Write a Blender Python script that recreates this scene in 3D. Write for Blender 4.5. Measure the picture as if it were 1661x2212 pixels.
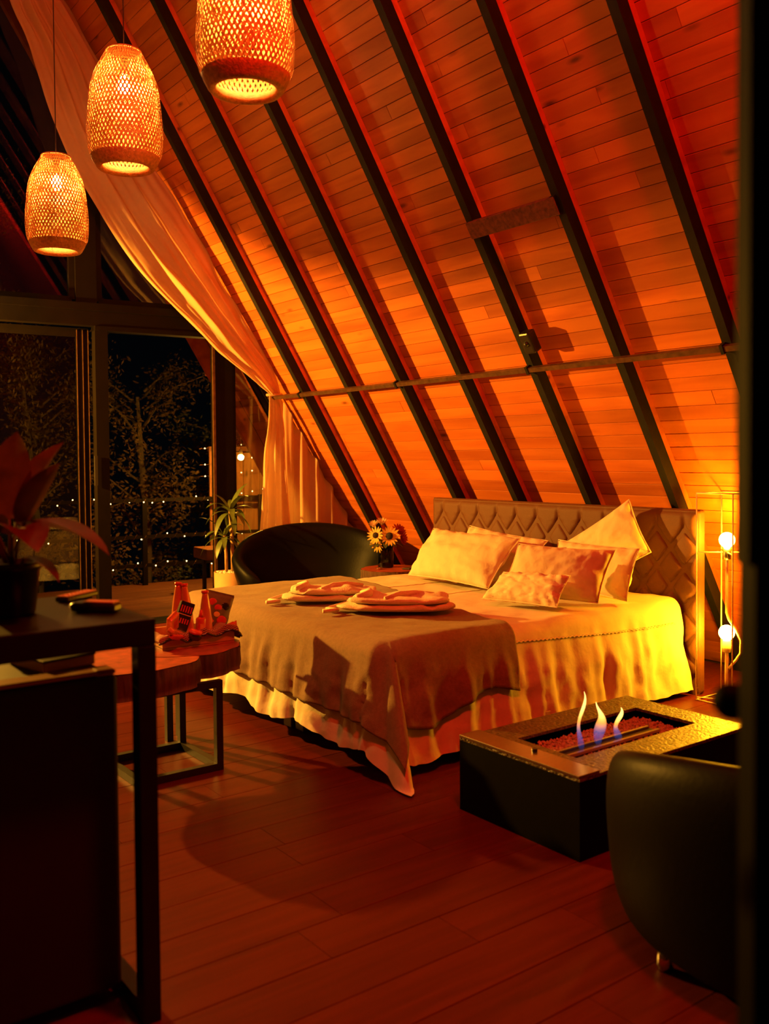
import bpy, bmesh, math, random
from math import sin, cos, pi, radians, sqrt, atan2, hypot
from mathutils import Vector, Matrix, noise
random.seed(7)
for o in list(bpy.data.objects): bpy.data.objects.remove(o)
S = bpy.context.scene
COL = S.collection

# ------------------------------------------------------------------ camera
# room axes: X runs into the sloping wall, Y towards the glazed gable, Z up
F_PX, YAW, PITCH, ROLL, CAM_H = 2012.0, radians(53.19), radians(-1.75), radians(-0.43), 1.5
fwd = Vector((cos(YAW), sin(YAW), 0)); rgt = Vector((sin(YAW), -cos(YAW), 0)); upv = Vector((0, 0, 1))
cf = fwd*cos(PITCH)+upv*sin(PITCH); cu = upv*cos(PITCH)-fwd*sin(PITCH)
cr = rgt*cos(ROLL)+cu*sin(ROLL); cu2 = cu*cos(ROLL)-rgt*sin(ROLL)
cam = bpy.data.cameras.new('camera'); cam_o = bpy.data.objects.new('camera', cam); COL.objects.link(cam_o)
m = Matrix((cr, cu2, -cf)).transposed().to_4x4(); m.translation = (0, 0, CAM_H)
cam_o.matrix_world = m
cam.sensor_fit = 'HORIZONTAL'; cam.sensor_width = 36.0; cam.lens = F_PX/1661*36.0
cam.shift_y = -57/1661.0; cam.clip_start = 0.05
cam.dof.use_dof = True; cam.dof.focus_distance = 6.0; cam.dof.aperture_fstop = 3.2
S.camera = cam_o

# ------------------------------------------------------------------ world, exposure
w = bpy.data.worlds.new('night'); S.world = w; w.use_nodes = True
w.node_tree.nodes['Background'].inputs[0].default_value = (0.05, 0.06, 0.09, 1)
w.node_tree.nodes['Background'].inputs[1].default_value = 0.012
vs = S.view_settings
vs.view_transform = 'Standard'; vs.look = 'None'; vs.exposure = 0.0; vs.gamma = 1.0; vs.use_curve_mapping = False
GOLD = (1.0, 0.45, 0.010)            # clear globe bulbs of the floor lamp
PALE = (1.0, 0.50, 0.13)              # pendant bulbs
AMBER = (1.0, 0.44, 0.040)          # colour of every filament bulb in the room
PENDANT_POWER, FLOOR_BULB, DECK_BULB, RED_POWER = 1350.0, 520.0, 4200.0, 560.0
READING_POWER = 2050.0
rl_d = bpy.data.lights.new('red_mood_lamp', 'POINT'); rl_d.color = (1.0, .03, .008); rl_d.energy = RED_POWER; rl_d.shadow_soft_size = .2
rl_o = bpy.data.objects.new('red_mood_lamp', rl_d); COL.objects.link(rl_o); rl_o.location = (1.6, 1.0, 5.1)

# ------------------------------------------------------------------ materials
def mat(name, base, rough=.6, metal=0., var=.25, scale=8., bump=0., bscale=None, stretch=(1,1,1), trans=0., coat=0., emit=None, estr=0., rnd=0., sub=0., sheen=0., spec=.5):
    m = bpy.data.materials.new(name); m.use_nodes = True
    nt = m.node_tree; N = nt.nodes; L = nt.links
    b = N['Principled BSDF']
    b.inputs['Roughness'].default_value = rough; b.inputs['Metallic'].default_value = metal
    b.inputs['Specular IOR Level'].default_value = spec
    if coat: b.inputs['Coat Weight'].default_value = coat; b.inputs['Coat Roughness'].default_value = .15
    if sheen: b.inputs['Sheen Weight'].default_value = sheen; b.inputs['Sheen Roughness'].default_value = .5
    g = N.new('ShaderNodeNewGeometry'); mp = N.new('ShaderNodeMapping'); mp.inputs['Scale'].default_value = stretch
    L.new(g.outputs['Position'], mp.inputs['Vector'])
    vec = mp.outputs[0]
    oi = N.new('ShaderNodeObjectInfo')
    if rnd:
        ad = N.new('ShaderNodeVectorMath'); ad.operation = 'ADD'
        sc = N.new('ShaderNodeVectorMath'); sc.operation = 'SCALE'; sc.inputs[0].default_value = (17, 31, 23); L.new(oi.outputs['Random'], sc.inputs['Scale'])
        L.new(vec, ad.inputs[0]); L.new(sc.outputs[0], ad.inputs[1]); vec = ad.outputs[0]
    n = N.new('ShaderNodeTexNoise'); n.inputs['Scale'].default_value = scale; n.inputs['Detail'].default_value = 5
    L.new(vec, n.inputs['Vector'])
    r = N.new('ShaderNodeMapRange'); r.inputs[1].default_value = .25; r.inputs[2].default_value = .75; r.inputs[3].default_value = 1-var; r.inputs[4].default_value = 1+var*.6
    L.new(n.outputs[0], r.inputs[0])
    mx = N.new('ShaderNodeMix'); mx.data_type = 'RGBA'; mx.blend_type = 'MULTIPLY'; mx.inputs[0].default_value = 1.
    mx.inputs[6].default_value = (*base, 1); L.new(r.outputs[0], mx.inputs[7])
    out = mx.outputs[2]
    if rnd:
        r2 = N.new('ShaderNodeMapRange'); r2.inputs[3].default_value = 1-rnd; r2.inputs[4].default_value = 1+rnd*.5; L.new(oi.outputs['Random'], r2.inputs[0])
        m2 = N.new('ShaderNodeMix'); m2.data_type = 'RGBA'; m2.blend_type = 'MULTIPLY'; m2.inputs[0].default_value = 1.
        L.new(out, m2.inputs[6]); L.new(r2.outputs[0], m2.inputs[7]); out = m2.outputs[2]
    L.new(out, b.inputs['Base Color'])
    if bump:
        n2 = N.new('ShaderNodeTexNoise'); n2.inputs['Scale'].default_value = bscale or scale*3; n2.inputs['Detail'].default_value = 4
        L.new(vec, n2.inputs['Vector'])
        bp = N.new('ShaderNodeBump'); bp.inputs['Strength'].default_value = bump; bp.inputs['Distance'].default_value = .01
        L.new(n2.outputs[0], bp.inputs['Height']); L.new(bp.outputs[0], b.inputs['Normal'])
    if emit: b.inputs['Emission Color'].default_value = (*emit, 1); b.inputs['Emission Strength'].default_value = estr
    if trans:
        tr = N.new('ShaderNodeBsdfTranslucent'); L.new(out, tr.inputs[0])
        ms = N.new('ShaderNodeMixShader'); ms.inputs[0].default_value = trans
        L.new(b.outputs[0], ms.inputs[1]); L.new(tr.outputs[0], ms.inputs[2]); L.new(ms.outputs[0], N['Material Output'].inputs[0])
    return m

def wood(name, base, dark, grain=(1,1,1), gs=6., rough=.45, rnd=.3, knots=True, coat=0., spec=.28):
    """wood: long grain, knots, tone differing from piece to piece"""
    m = bpy.data.materials.new(name); m.use_nodes = True
    nt = m.node_tree; N = nt.nodes; L = nt.links; b = N['Principled BSDF']
    b.inputs['Roughness'].default_value = rough; b.inputs['Specular IOR Level'].default_value = spec
    if coat: b.inputs['Coat Weight'].default_value = coat; b.inputs['Coat Roughness'].default_value = .3
    g = N.new('ShaderNodeNewGeometry'); oi = N.new('ShaderNodeObjectInfo')
    sc = N.new('ShaderNodeVectorMath'); sc.operation = 'SCALE'; sc.inputs[0].default_value = (7, 13, 5); L.new(oi.outputs['Random'], sc.inputs['Scale'])
    ad = N.new('ShaderNodeVectorMath'); ad.operation = 'ADD'; L.new(g.outputs['Position'], ad.inputs[0]); L.new(sc.outputs[0], ad.inputs[1])
    mp = N.new('ShaderNodeMapping'); mp.inputs['Scale'].default_value = grain; L.new(ad.outputs[0], mp.inputs['Vector'])
    n = N.new('ShaderNodeTexNoise'); n.inputs['Scale'].default_value = gs; n.inputs['Detail'].default_value = 6; n.inputs['Distortion'].default_value = .6
    L.new(mp.outputs[0], n.inputs['Vector'])
    cr_ = N.new('ShaderNodeValToRGB'); cr_.color_ramp.elements[0].position = .28; cr_.color_ramp.elements[0].color = (*dark, 1)
    cr_.color_ramp.elements[1].position = .62; cr_.color_ramp.elements[1].color = (*base, 1); L.new(n.outputs[0], cr_.inputs[0])
    out = cr_.outputs[0]
    if knots:
        mp2 = N.new('ShaderNodeMapping'); mp2.inputs['Scale'].default_value = tuple(.25+.75*s if s < 1 else 1 for s in grain); L.new(ad.outputs[0], mp2.inputs['Vector'])
        v = N.new('ShaderNodeTexVoronoi'); v.inputs['Scale'].default_value = 5.; L.new(mp2.outputs[0], v.inputs['Vector'])
        r = N.new('ShaderNodeMapRange'); r.inputs[1].default_value = .03; r.inputs[2].default_value = .11; r.inputs[3].default_value = .3; r.inputs[4].default_value = 1; L.new(v.outputs[0], r.inputs[0])
        mx = N.new('ShaderNodeMix'); mx.data_type = 'RGBA'; mx.blend_type = 'MULTIPLY'; mx.inputs[0].default_value = 1; L.new(out, mx.inputs[6]); L.new(r.outputs[0], mx.inputs[7]); out = mx.outputs[2]
    r2 = N.new('ShaderNodeMapRange'); r2.inputs[3].default_value = 1-rnd; r2.inputs[4].default_value = 1+rnd*.4; L.new(oi.outputs['Random'], r2.inputs[0])
    m2 = N.new('ShaderNodeMix'); m2.data_type = 'RGBA'; m2.blend_type = 'MULTIPLY'; m2.inputs[0].default_value = 1.
    L.new(out, m2.inputs[6]); L.new(r2.outputs[0], m2.inputs[7]); L.new(m2.outputs[2], b.inputs['Base Color'])
    bp = N.new('ShaderNodeBump'); bp.inputs['Strength'].default_value = .15; bp.inputs['Distance'].default_value = .004; L.new(n.outputs[0], bp.inputs['Height']); L.new(bp.outputs[0], b.inputs['Normal'])
    return m

def glass_pane(name, tint=(.86,.9,.84)):
    m = bpy.data.materials.new(name); m.use_nodes = True; N = m.node_tree.nodes; L = m.node_tree.links
    N.remove(N['Principled BSDF'])
    t = N.new('ShaderNodeBsdfTransparent'); t.inputs[0].default_value = (*tint, 1)
    g = N.new('ShaderNodeBsdfGlossy'); g.inputs['Roughness'].default_value = .01
    f = N.new('ShaderNodeFresnel'); f.inputs[0].default_value = 1.52
    a = N.new('ShaderNodeMixShader'); L.new(f.outputs[0], a.inputs[0]); L.new(t.outputs[0], a.inputs[1]); L.new(g.outputs[0], a.inputs[2])
    L.new(a.outputs[0], N['Material Output'].inputs[0]); return m

def glow(name, col, strength):
    m = bpy.data.materials.new(name); m.use_nodes = True; N = m.node_tree.nodes
    b = N['Principled BSDF']; b.inputs['Base Color'].default_value = (*col, 1)
    b.inputs['Emission Color'].default_value = (*col, 1); b.inputs['Emission Strength'].default_value = strength
    return m

# boards: object +Y is the long way
M_BOARD = wood('pine_boards', (.66,.17,.027), (.46,.095,.014), grain=(1.,.10,1.), gs=9., rough=.5, rnd=.26)
M_FLOOR = wood('floor_laminate', (.105,.0135,.005), (.07,.008,.003), grain=(.08,1.,1.), gs=22., rough=.36, rnd=.10, knots=False, spec=.14)
M_SCREEN = wood('weathered_screen_wood', (.45,.20,.07), (.22,.08,.03), grain=(1.,1.,.12), gs=14., rnd=.4)
M_DECK = wood('deck_wood', (.22,.085,.035), (.13,.045,.018), grain=(.08,1.,1.), gs=22., rough=.5, rnd=.25, knots=False)
M_DARKWALL = mat('dark_low_bounce_lining', (.055,.018,.009), .8, var=.4, scale=6)  # unseen walls made dark to cut bounce light in the room
M_DOORBLACK = mat('black_door_paint', (.002,.0016,.0012), .6, spec=.03)
M_BACK = mat('roof_backing', (.10,.03,.012), .9)
M_RAFTER = mat('black_painted_steel', (.012,.010,.007), .6, var=.35, scale=14, bump=.1, spec=.2)
M_BLACKFRAME = mat('dark_brown_frame', (.0045,.0026,.0013), .5, var=.3, scale=9, spec=.12)
M_RUST = mat('rusty_steel', (.16,.045,.022), .8, var=.6, scale=40, bump=.3)
M_ROD = mat('tarnished_steel_rod', (.13,.06,.028), .45, metal=.5, var=.5, scale=24)
M_GLASS = glass_pane('window_glass')
M_VASEGLASS = glass_pane('vase_glass', (.75,.82,.7))
M_BAMBOO = mat('bamboo_strip', (.62,.27,.06), .55, var=.25, scale=30, trans=.05)
M_RIM = mat('bamboo_rim', (.60,.25,.06), .6, var=.45, scale=60, bump=.5, bscale=140, trans=.04)
M_CORD = mat('black_cord', (.02,.018,.016), .6)
M_BULB_P = glow('pendant_filament', PALE, PENDANT_POWER)
M_BULB_F = glow('floor_lamp_filament', GOLD, FLOOR_BULB)
M_BULB_D = glow('deck_filament', AMBER, DECK_BULB)
M_FAIRY = glow('fairy_led', (1.,.62,.2), 14.)
M_CURTAIN = mat('cream_curtain', (.80,.52,.31), .85, var=.06, scale=5, trans=.35)
M_SHEET = mat('white_cotton', (.74,.65,.52), .85, var=.06, scale=5, bump=.25, bscale=26)
M_PILLOW = mat('white_pillow_cotton', (.70,.60,.46), .85, var=.05, scale=6, bump=.6, bscale=18)
M_CUSHION = mat('quilted_cotton', (.78,.68,.54), .85, var=.08, scale=8, bump=.4, bscale=22)
M_BLANKET = mat('taupe_fleece', (.25,.155,.085), .95, var=.18, scale=60, bump=.35, bscale=300, sheen=.12)
M_ROBE = mat('waffle_cotton', (.82,.72,.56), .9, var=.08, scale=10, bump=.6, bscale=160)
M_HEAD = mat('brown_upholstery', (.125,.037,.009), .6, var=.15, scale=140, bump=.25, bscale=500)
M_BTNDARK = mat('dark_upholstery_button', (.03,.012,.005), .6)
M_BEDWOOD = mat('dark_bed_wood', (.13,.075,.04), .6, var=.4, scale=12, stretch=(1,1,.2), bump=.1)
M_BEDFABRIC = mat('brown_bed_base', (.16,.085,.045), .85, var=.15, scale=40)
M_LEATHER = mat('black_leather', (.0022,.0018,.0014), .48, var=.3, scale=12, bump=.08, bscale=60, spec=.11)
M_CHROME = mat('chrome', (.75,.72,.68), .12, metal=1., var=.05)
M_BRUSHED = mat('brushed_steel', (.55,.5,.45), .28, metal=1., var=.2, scale=3, stretch=(1,60,1))
M_STONE = mat('speckled_stone', (.13,.085,.035), .32, var=.95, scale=75, bump=1., bscale=75)
M_DARKBOX = mat('black_fire_box', (.003,.0026,.002), .6, var=.3, scale=20, spec=.06)
M_PEBBLE = mat('pale_gravel', (.62,.40,.28), .8, var=.5, scale=60, rnd=.2)
M_WHITEPEB = mat('white_pebble', (.8,.74,.64), .7, var=.2, scale=30, rnd=.2)
M_LAMPWIRE = mat('white_lamp_wire', (.85,.72,.5), .4, var=.05)
M_WHITEPLASTIC = mat('white_plastic', (.8,.75,.65), .4, var=.05)
M_SLABTOP = mat('log_slice_top', (.34,.05,.022), .5, var=.5, scale=18, stretch=(1,1,4), bump=.1)  # red light and shade on the log table put into the base colour
M_BARK = mat('log_bark', (.10,.045,.024), .9, var=.7, scale=30, stretch=(1,1,.16), bump=.9, bscale=46)
M_BLACKMETAL = mat('black_powder_metal', (.016,.014,.012), .45, var=.2, scale=20)
M_TRAY = mat('pine_tray', (.52,.25,.11), .6, var=.2, scale=20, stretch=(.1,1,1))
M_COUNTER = mat('black_counter_laminate', (.012,.008,.005), .32, var=.25, scale=10, spec=.25)
M_FRIDGE = mat('dark_fridge_enamel', (.018,.011,.007), .5, var=.15, scale=6)
M_FRIDGETRIM = mat('fridge_trim', (.6,.27,.11), .35, var=.2, scale=6)  # tone raised to stand in for light missing on the fridge top
M_BLACKPLASTIC = mat('black_plastic', (.015,.013,.012), .35, var=.2, scale=20)
M_BTN = mat('remote_buttons', (.55,.28,.18), .5, var=.1)
M_TERRA = mat('terracotta_pot', (.62,.30,.15), .75, var=.15, scale=9)
M_LEAF = mat('dracaena_leaf', (.11,.15,.035), .45, var=.35, scale=14, trans=.2)
M_STEM = mat('cane_stem', (.42,.24,.10), .7, var=.4, scale=50, stretch=(1,1,.4), bump=.3)
M_REDLEAF = mat('dark_red_leaf', (.085,.012,.008), .55, var=.5, scale=16, trans=.2)
M_TREELEAF = mat('hedge_leaf', (.10,.11,.03), .6, var=.5, scale=6, trans=.2)
M_TREELEAF2 = mat('brown_hedge_leaf', (.13,.085,.03), .6, var=.5, scale=6, trans=.2)
M_PINK = mat('pink_blossom', (.55,.16,.12), .6, var=.2)
M_BRANCH = mat('branch_bark', (.07,.05,.03), .9, var=.4, scale=20)
M_SOIL = mat('dark_soil', (.03,.022,.014), .95, var=.5, scale=6)
M_YELLOWPETAL = mat('sunflower_petal', (.85,.48,.10), .6, var=.15, scale=40, trans=.25)
M_REDPETAL = mat('red_petal', (.42,.03,.025), .6, var=.3, scale=40, trans=.2)
M_PALEPETAL = mat('pale_petal', (.75,.50,.30), .6, var=.15, scale=40, trans=.25)
M_SEED = mat('sunflower_disc', (.035,.018,.010), .9, var=.5, scale=200, bump=.6)
M_GREEN = mat('flower_greenery', (.07,.10,.03), .55, var=.3, scale=30, trans=.2)
M_REDPLASTIC = mat('red_wrapper', (.60,.04,.025), .25, var=.25, scale=40, coat=.5)
M_ORANGEPLASTIC = mat('orange_wrapper', (.70,.20,.06), .25, var=.25, scale=40, coat=.5)
M_BLACKWRAP = mat('black_wrapper', (.02,.014,.014), .22, var=.3, scale=30, coat=.5)
M_JUICE = mat('peach_drink_bottle', (.62,.22,.09), .12, var=.1, scale=10, coat=.8)
M_GREYWRAP = mat('grey_green_wrapper', (.16,.15,.10), .28, var=.3, scale=20, coat=.4)
M_CREAM = mat('cream_print', (.7,.5,.3), .5, var=.1)
M_REDPRINT = mat('red_print', (.55,.03,.02), .5, var=.1)

def gingham(name):
    m = bpy.data.materials.new(name); m.use_nodes = True; N = m.node_tree.nodes; L = m.node_tree.links; b = N['Principled BSDF']; b.inputs['Roughness'].default_value = .9
    tc = N.new('ShaderNodeTexCoord'); ck = N.new('ShaderNodeTexChecker'); ck.inputs['Scale'].default_value = 1.
    ck.inputs[1].default_value = (.55,.2,.12,1); ck.inputs[2].default_value = (.03,.012,.01,1)
    sp = N.new('ShaderNodeMapping'); sp.inputs['Scale'].default_value = (70,70,70); L.new(tc.outputs['UV'], sp.inputs[0]); L.new(sp.outputs[0], ck.inputs[0])
    L.new(ck.outputs[0], b.inputs['Base Color']); return m
M_GINGHAM = gingham('gingham_cloth')

# ------------------------------------------------------------------ mesh helpers
class MB:
    def __init__(s): s.v = []; s.f = []; s.uv = None
    def add(s, vs, fs):
        o = len(s.v); s.v += [tuple(p) for p in vs]; s.f += [tuple(i+o for i in f) for f in fs]; return s
    def box(s, c, d, rot=None):
        x, y, z = d[0]/2, d[1]/2, d[2]/2
        p = [Vector(q) for q in ((-x,-y,-z),(x,-y,-z),(x,y,-z),(-x,y,-z),(-x,-y,z),(x,-y,z),(x,y,z),(-x,y,z))]
        if rot is not None: p = [rot @ q for q in p]
        c = Vector(c)
        return s.add([c+q for q in p], [(0,3,2,1),(4,5,6,7),(0,1,5,4),(1,2,6,5),(2,3,7,6),(3,0,4,7)])
    def rbox(s, c, d, r, rot=None, seg=2):
        bm = bmesh.new(); bmesh.ops.create_cube(bm, size=1)
        for v in bm.verts: v.co = Vector((v.co.x*d[0], v.co.y*d[1], v.co.z*d[2]))
        bmesh.ops.bevel(bm, geom=bm.edges[:], offset=r, segments=seg, affect='EDGES', profile=.5)
        bm.verts.index_update(); c = Vector(c)
        vs = [(c+(rot @ v.co if rot is not None else v.co)) for v in bm.verts]; fs = [[q.index for q in f.verts] for f in bm.faces]
        bm.free(); return s.add(vs, fs)
    def hexa(s, p):  # 8 points bottom 4 then top 4
        return s.add(p, [(0,3,2,1),(4,5,6,7),(0,1,5,4),(1,2,6,5),(2,3,7,6),(3,0,4,7)])
    def tube(s, pts, r, seg=8, cap=True):
        pts = [Vector(p) for p in pts]; n = len(pts); rs = r if isinstance(r, (list, tuple)) else [r]*n
        o = len(s.v); pu = None; rings = []
        for i, p in enumerate(pts):
            t = (pts[min(i+1, n-1)]-pts[max(i-1, 0)]).normalized()
            if pu is None: pu = t.orthogonal().normalized()
            pu = (pu - t*pu.dot(t))
            if pu.length < 1e-6: pu = t.orthogonal()
            pu.normalize(); q = t.cross(pu)
            rings.append([p+(pu*cos(2*pi*k/seg)+q*sin(2*pi*k/seg))*rs[i] for k in range(seg)])
        vs = [v for rg in rings for v in rg]; fs = []
        for i in range(n-1):
            for k in range(seg): fs.append((i*seg+k, i*seg+(k+1) % seg, (i+1)*seg+(k+1) % seg, (i+1)*seg+k))
        if cap: fs.append(tuple(range(seg))[::-1]); fs.append(tuple((n-1)*seg+k for k in range(seg)))
        return s.add(vs, fs)
    def lathe(s, prof, seg=24, c=(0,0,0), cap=False):
        c = Vector(c); n = len(prof)
        vs = [c+Vector((r*cos(2*pi*k/seg), r*sin(2*pi*k/seg), z)) for r, z in prof for k in range(seg)]
        fs = [(i*seg+k, i*seg+(k+1) % seg, (i+1)*seg+(k+1) % seg, (i+1)*seg+k) for i in range(n-1) for k in range(seg)]
        if cap: fs.append(tuple(range(seg))[::-1]); fs.append(tuple((n-1)*seg+k for k in range(seg)))
        return s.add(vs, fs)
    def grid(s, fn, nu, nv, closeu=False):
        o = len(s.v)
        vs = [fn(i/(nu if closeu else nu-1), j/(nv-1)) for j in range(nv) for i in range(nu)]
        fs = []
        for j in range(nv-1):
            for i in range(nu if closeu else nu-1):
                i2 = (i+1) % nu
                fs.append((j*nu+i, j*nu+i2, (j+1)*nu+i2, (j+1)*nu+i))
        if not closeu and o == 0: s.uv = (nu, nv)
        return s.add(vs, fs)
    def sphere(s, c, r, seg=12, rings=8, sq=(1,1,1)):
        c = Vector(c)
        prof = [(max(r*sin(pi*i/rings), 1e-4), -r*cos(pi*i/rings)) for i in range(rings+1)]
        t = MB().lathe(prof, seg); return s.add([c+Vector((v[0]*sq[0], v[1]*sq[1], v[2]*sq[2])) for v in t.v], t.f)

def wmat(o):
    m = Matrix.Identity(4)
    while o is not None: m = o.matrix_basis @ m; o = o.parent
    return m
def P(name, mb, mt, parent=None, smooth=False, local=False, kind=None, label=None, cat=None, group=None, mods=()):
    me = bpy.data.meshes.new(name)
    vs = mb.v
    if parent is not None and not local:
        inv = wmat(parent).inverted(); vs = [tuple(inv @ Vector(v)) for v in vs]
    me.from_pydata([tuple(v) for v in vs], [], mb.f); me.update()
    if mb.uv and len(mb.v) == mb.uv[0]*mb.uv[1]:
        nu, nv = mb.uv; ul = me.uv_layers.new(name='UVMap')
        for l in me.loops: i = l.vertex_index; ul.data[l.index].uv = ((i % nu)/(nu-1), (i//nu)/(nv-1))
    if smooth: me.polygons.foreach_set('use_smooth', [True]*len(me.polygons))
    me.materials.append(mt)
    o = bpy.data.objects.new(name, me); COL.objects.link(o)
    if parent is not None: o.parent = parent
    for k, v in (('kind', kind), ('label', label), ('category', cat), ('group', group)):
        if v: o[k] = v
    return o
def fixn(o):
    bm = bmesh.new(); bm.from_mesh(o.data); bmesh.ops.recalc_face_normals(bm, faces=bm.faces[:]); bm.to_mesh(o.data); bm.free(); return o
def T(name, label, cat, loc=(0,0,0), rz=0., group=None):
    o = bpy.data.objects.new(name, None); COL.objects.link(o); o.empty_display_size = .05
    o.location = loc; o.rotation_euler = (0, 0, rz); o['label'] = label; o['category'] = cat
    if group: o['group'] = group
    return o
def dup(root, loc=None, rz=None, label=None):
    r = root.copy(); COL.objects.link(r)
    if loc is not None: r.location = loc
    if rz is not None: r.rotation_euler = (0, 0, rz)
    if label: r['label'] = label
    for ch in list(root.children):
        c = ch.copy(); COL.objects.link(c); c.parent = r
        for g in list(ch.children):
            d = g.copy(); COL.objects.link(d); d.parent = c
    return r
def fbm(p, s=1., oct=3): return noise.fractal(Vector(p)*s, 1., 2., oct, noise_basis='PERLIN_ORIGINAL')
def sm(a, b, x): t = min(max((x-a)/(b-a), 0.), 1.); return t*t*(3-2*t)
def lerp(a, b, t): return a+(b-a)*t
def crv(pts, t):  # smooth interpolation through points
    n = len(pts)-1; x = min(max(t, 0), 1)*n; i = min(int(x), n-1); u = x-i
    p = [Vector(pts[min(max(i+k, 0), n)]) for k in (-1, 0, 1, 2)]
    return .5*((2*p[1])+(p[2]-p[0])*u+(2*p[0]-5*p[1]+4*p[2]-p[3])*u*u+(3*p[1]-p[0]-3*p[2]+p[3])*u**3)

# ------------------------------------------------------------------ room shell
TH = radians(58.47); TAN = math.tan(TH); X0 = 5.8; XR = 1.98; BD = .125
nrm = Vector((sin(TH), 0, cos(TH))); sl = Vector((-cos(TH), 0, sin(TH)))
def roof(s, y, d=0.): return Vector((X0, y, 0))+sl*s+nrm*d       # point on the slope: s up the slope, d behind the rafter faces
XB = X0+BD/sin(TH)
LEN = (XB-XR)/cos(TH)
def struct(name, mb, mt, label=None): return P(name, mb, mt, kind='structure', label=label)

fl = struct('floor', MB().box((2.2, 3.6, -.06), (8.6, 9.1, .08)), M_SOIL)
wr = MB(); b0 = Vector((XB, 0, 0))
pt = lambda s, y, d: b0+sl*s+nrm*d+Vector((0, y, 0))
wr.hexa([pt(-.1,-1,.018), pt(LEN,-1,.018), pt(LEN,8.8,.018), pt(-.1,8.8,.018), pt(-.1,-1,.06), pt(LEN,-1,.06), pt(LEN,8.8,.06), pt(-.1,8.8,.06)])
wall_r = struct('wall_right', wr, M_BACK, 'sloping timber-lined roof wall behind the bed')
mir = lambda p: (2*XR-p[0], p[1], p[2])
wl = MB(); wl.add([mir(v) for v in wr.v], [f[::-1] for f in wr.f])
wall_l = struct('wall_left', wl, M_DARKWALL)
wb = MB(); wb.add([(-2.1,-1,0),(6.0,-1,0),(XR,-1,6.6),(-2.1,-1.05,0),(6.0,-1.05,0),(XR,-1.05,6.6)], [(0,1,2),(5,4,3),(0,3,4,1),(1,4,5,2),(2,5,3,0)])
struct('wall_back', wb, M_DARKWALL)

# slope boards, one object each, unit mesh scaled to length
RB = Matrix((sl, Vector((0,1,0)), -nrm)).transposed()
def unit_board(name, wd, th):
    b = MB(); c = .0018
    x, z = wd/2, th
    b.add([(-x,-.5,0),(x,-.5,0),(x,-.5,z-c),(x-c,-.5,z),(-x+c,-.5,z),(-x,-.5,z-c),
           (-x,.5,0),(x,.5,0),(x,.5,z-c),(x-c,.5,z),(-x+c,.5,z),(-x,.5,z-c)],
          [(0,1,2,3,4,5),(11,10,9,8,7,6)]+[(i,(i+6),((i+1)%6)+6,(i+1)%6) for i in range(6)])
    me = bpy.data.meshes.new(name); me.from_pydata(b.v, [], b.f); me.update(); return me
BW = .0957
bme = unit_board('board', BW-.0032, .017); bme.materials.append(M_BOARD)
rr = random.Random(11); nrow = int(LEN/BW)
for r in range(nrow):
    y = 1.3; s = (r+.5)*BW; first = True
    while y < 8.75:
        ln = rr.uniform(2.2, 4.4) if not first else rr.uniform(1.2, 4.0)
        first = False
        if 8.75-(y+ln) < .7: ln = 8.75-y
        o = bpy.data.objects.new('board', bme); COL.objects.link(o); o.parent = wall_r
        p = b0+sl*s+Vector((0, y+ln/2, 0))+nrm*(.017+rr.uniform(0, .0014))
        m4 = RB.to_4x4(); m4.translation = p
        o.matrix_basis = m4 @ Matrix.Diagonal((1, ln-.003, 1, 1))
        y += ln

# floor planks
pme = unit_board('plank', .2-.0013, .02); pme.materials.append(M_FLOOR)
RP = Matrix(((0,1,0),(-1,0,0),(0,0,1))).to_4x4()   # long way along X
def planks(parent, x0, x1, y0, y1, me, ln, wd, seed, nm='plank'):
    q = random.Random(seed); row = 0; y = y0
    while y < y1-.01:
        x = x0-q.random()*ln
        while x < x1:
            a, b = max(x, x0), min(x+ln, x1)
            if b-a > .05:
                o = bpy.data.objects.new(nm, me); COL.objects.link(o); o.parent = parent
                m4 = RP.copy(); m4.translation = ((a+b)/2, y+wd/2, -.02+q.uniform(-.0006, 0))
                o.matrix_basis = m4 @ Matrix.Diagonal((1, b-a-.002, 1, 1))
            x += ln
        y += wd; row += 1
planks(fl, -.7, 5.9, .5, 8.0, pme, 1.29, .2, 3)
dk = struct('floor_deck', MB().box((3.7, 9.5, -.08), (6.4, 2.7, .1)), M_SOIL, 'timber deck outside the glazed gable')
dme = unit_board('deck_plank', .2-.004, .02); dme.materials.append(M_DECK)
planks(dk, .9, 6.2, 8.3, 10.62, dme, 2.6, .2, 4, 'deck_plank')
struct('trim_threshold', MB().box((3.3, 8.16, -.012), (5.2, .34, .03)), M_BLACKFRAME)

# rafters
RY = [2.225, 2.961, 3.704, 4.426, 5.149, 5.861, 6.594, 7.316, 8.075]
RW = .055
for i, ye in enumerate(RY):
    L_ = (X0-XR)/cos(TH)-.03
    def bar(s0, s1, d0, d1, ya, yb): return MB().hexa([roof(s0,ya,d0), roof(s1,ya,d0), roof(s1,yb,d0), roof(s0,yb,d0), roof(s0,ya,d1), roof(s1,ya,d1), roof(s1,yb,d1), roof(s0,yb,d1)])
    t = struct('trim_%d' % (i+1), bar(0.0, L_, 0, .083, ye-RW, ye), M_RAFTER, 'black steel rafter running up the sloping boarded wall')
    fixn(t)
    fixn(P('batten', bar(-.02, L_, .0835, .1245, ye-RW, ye), M_BOARD, t, label='wooden batten behind the rafter'))

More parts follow.
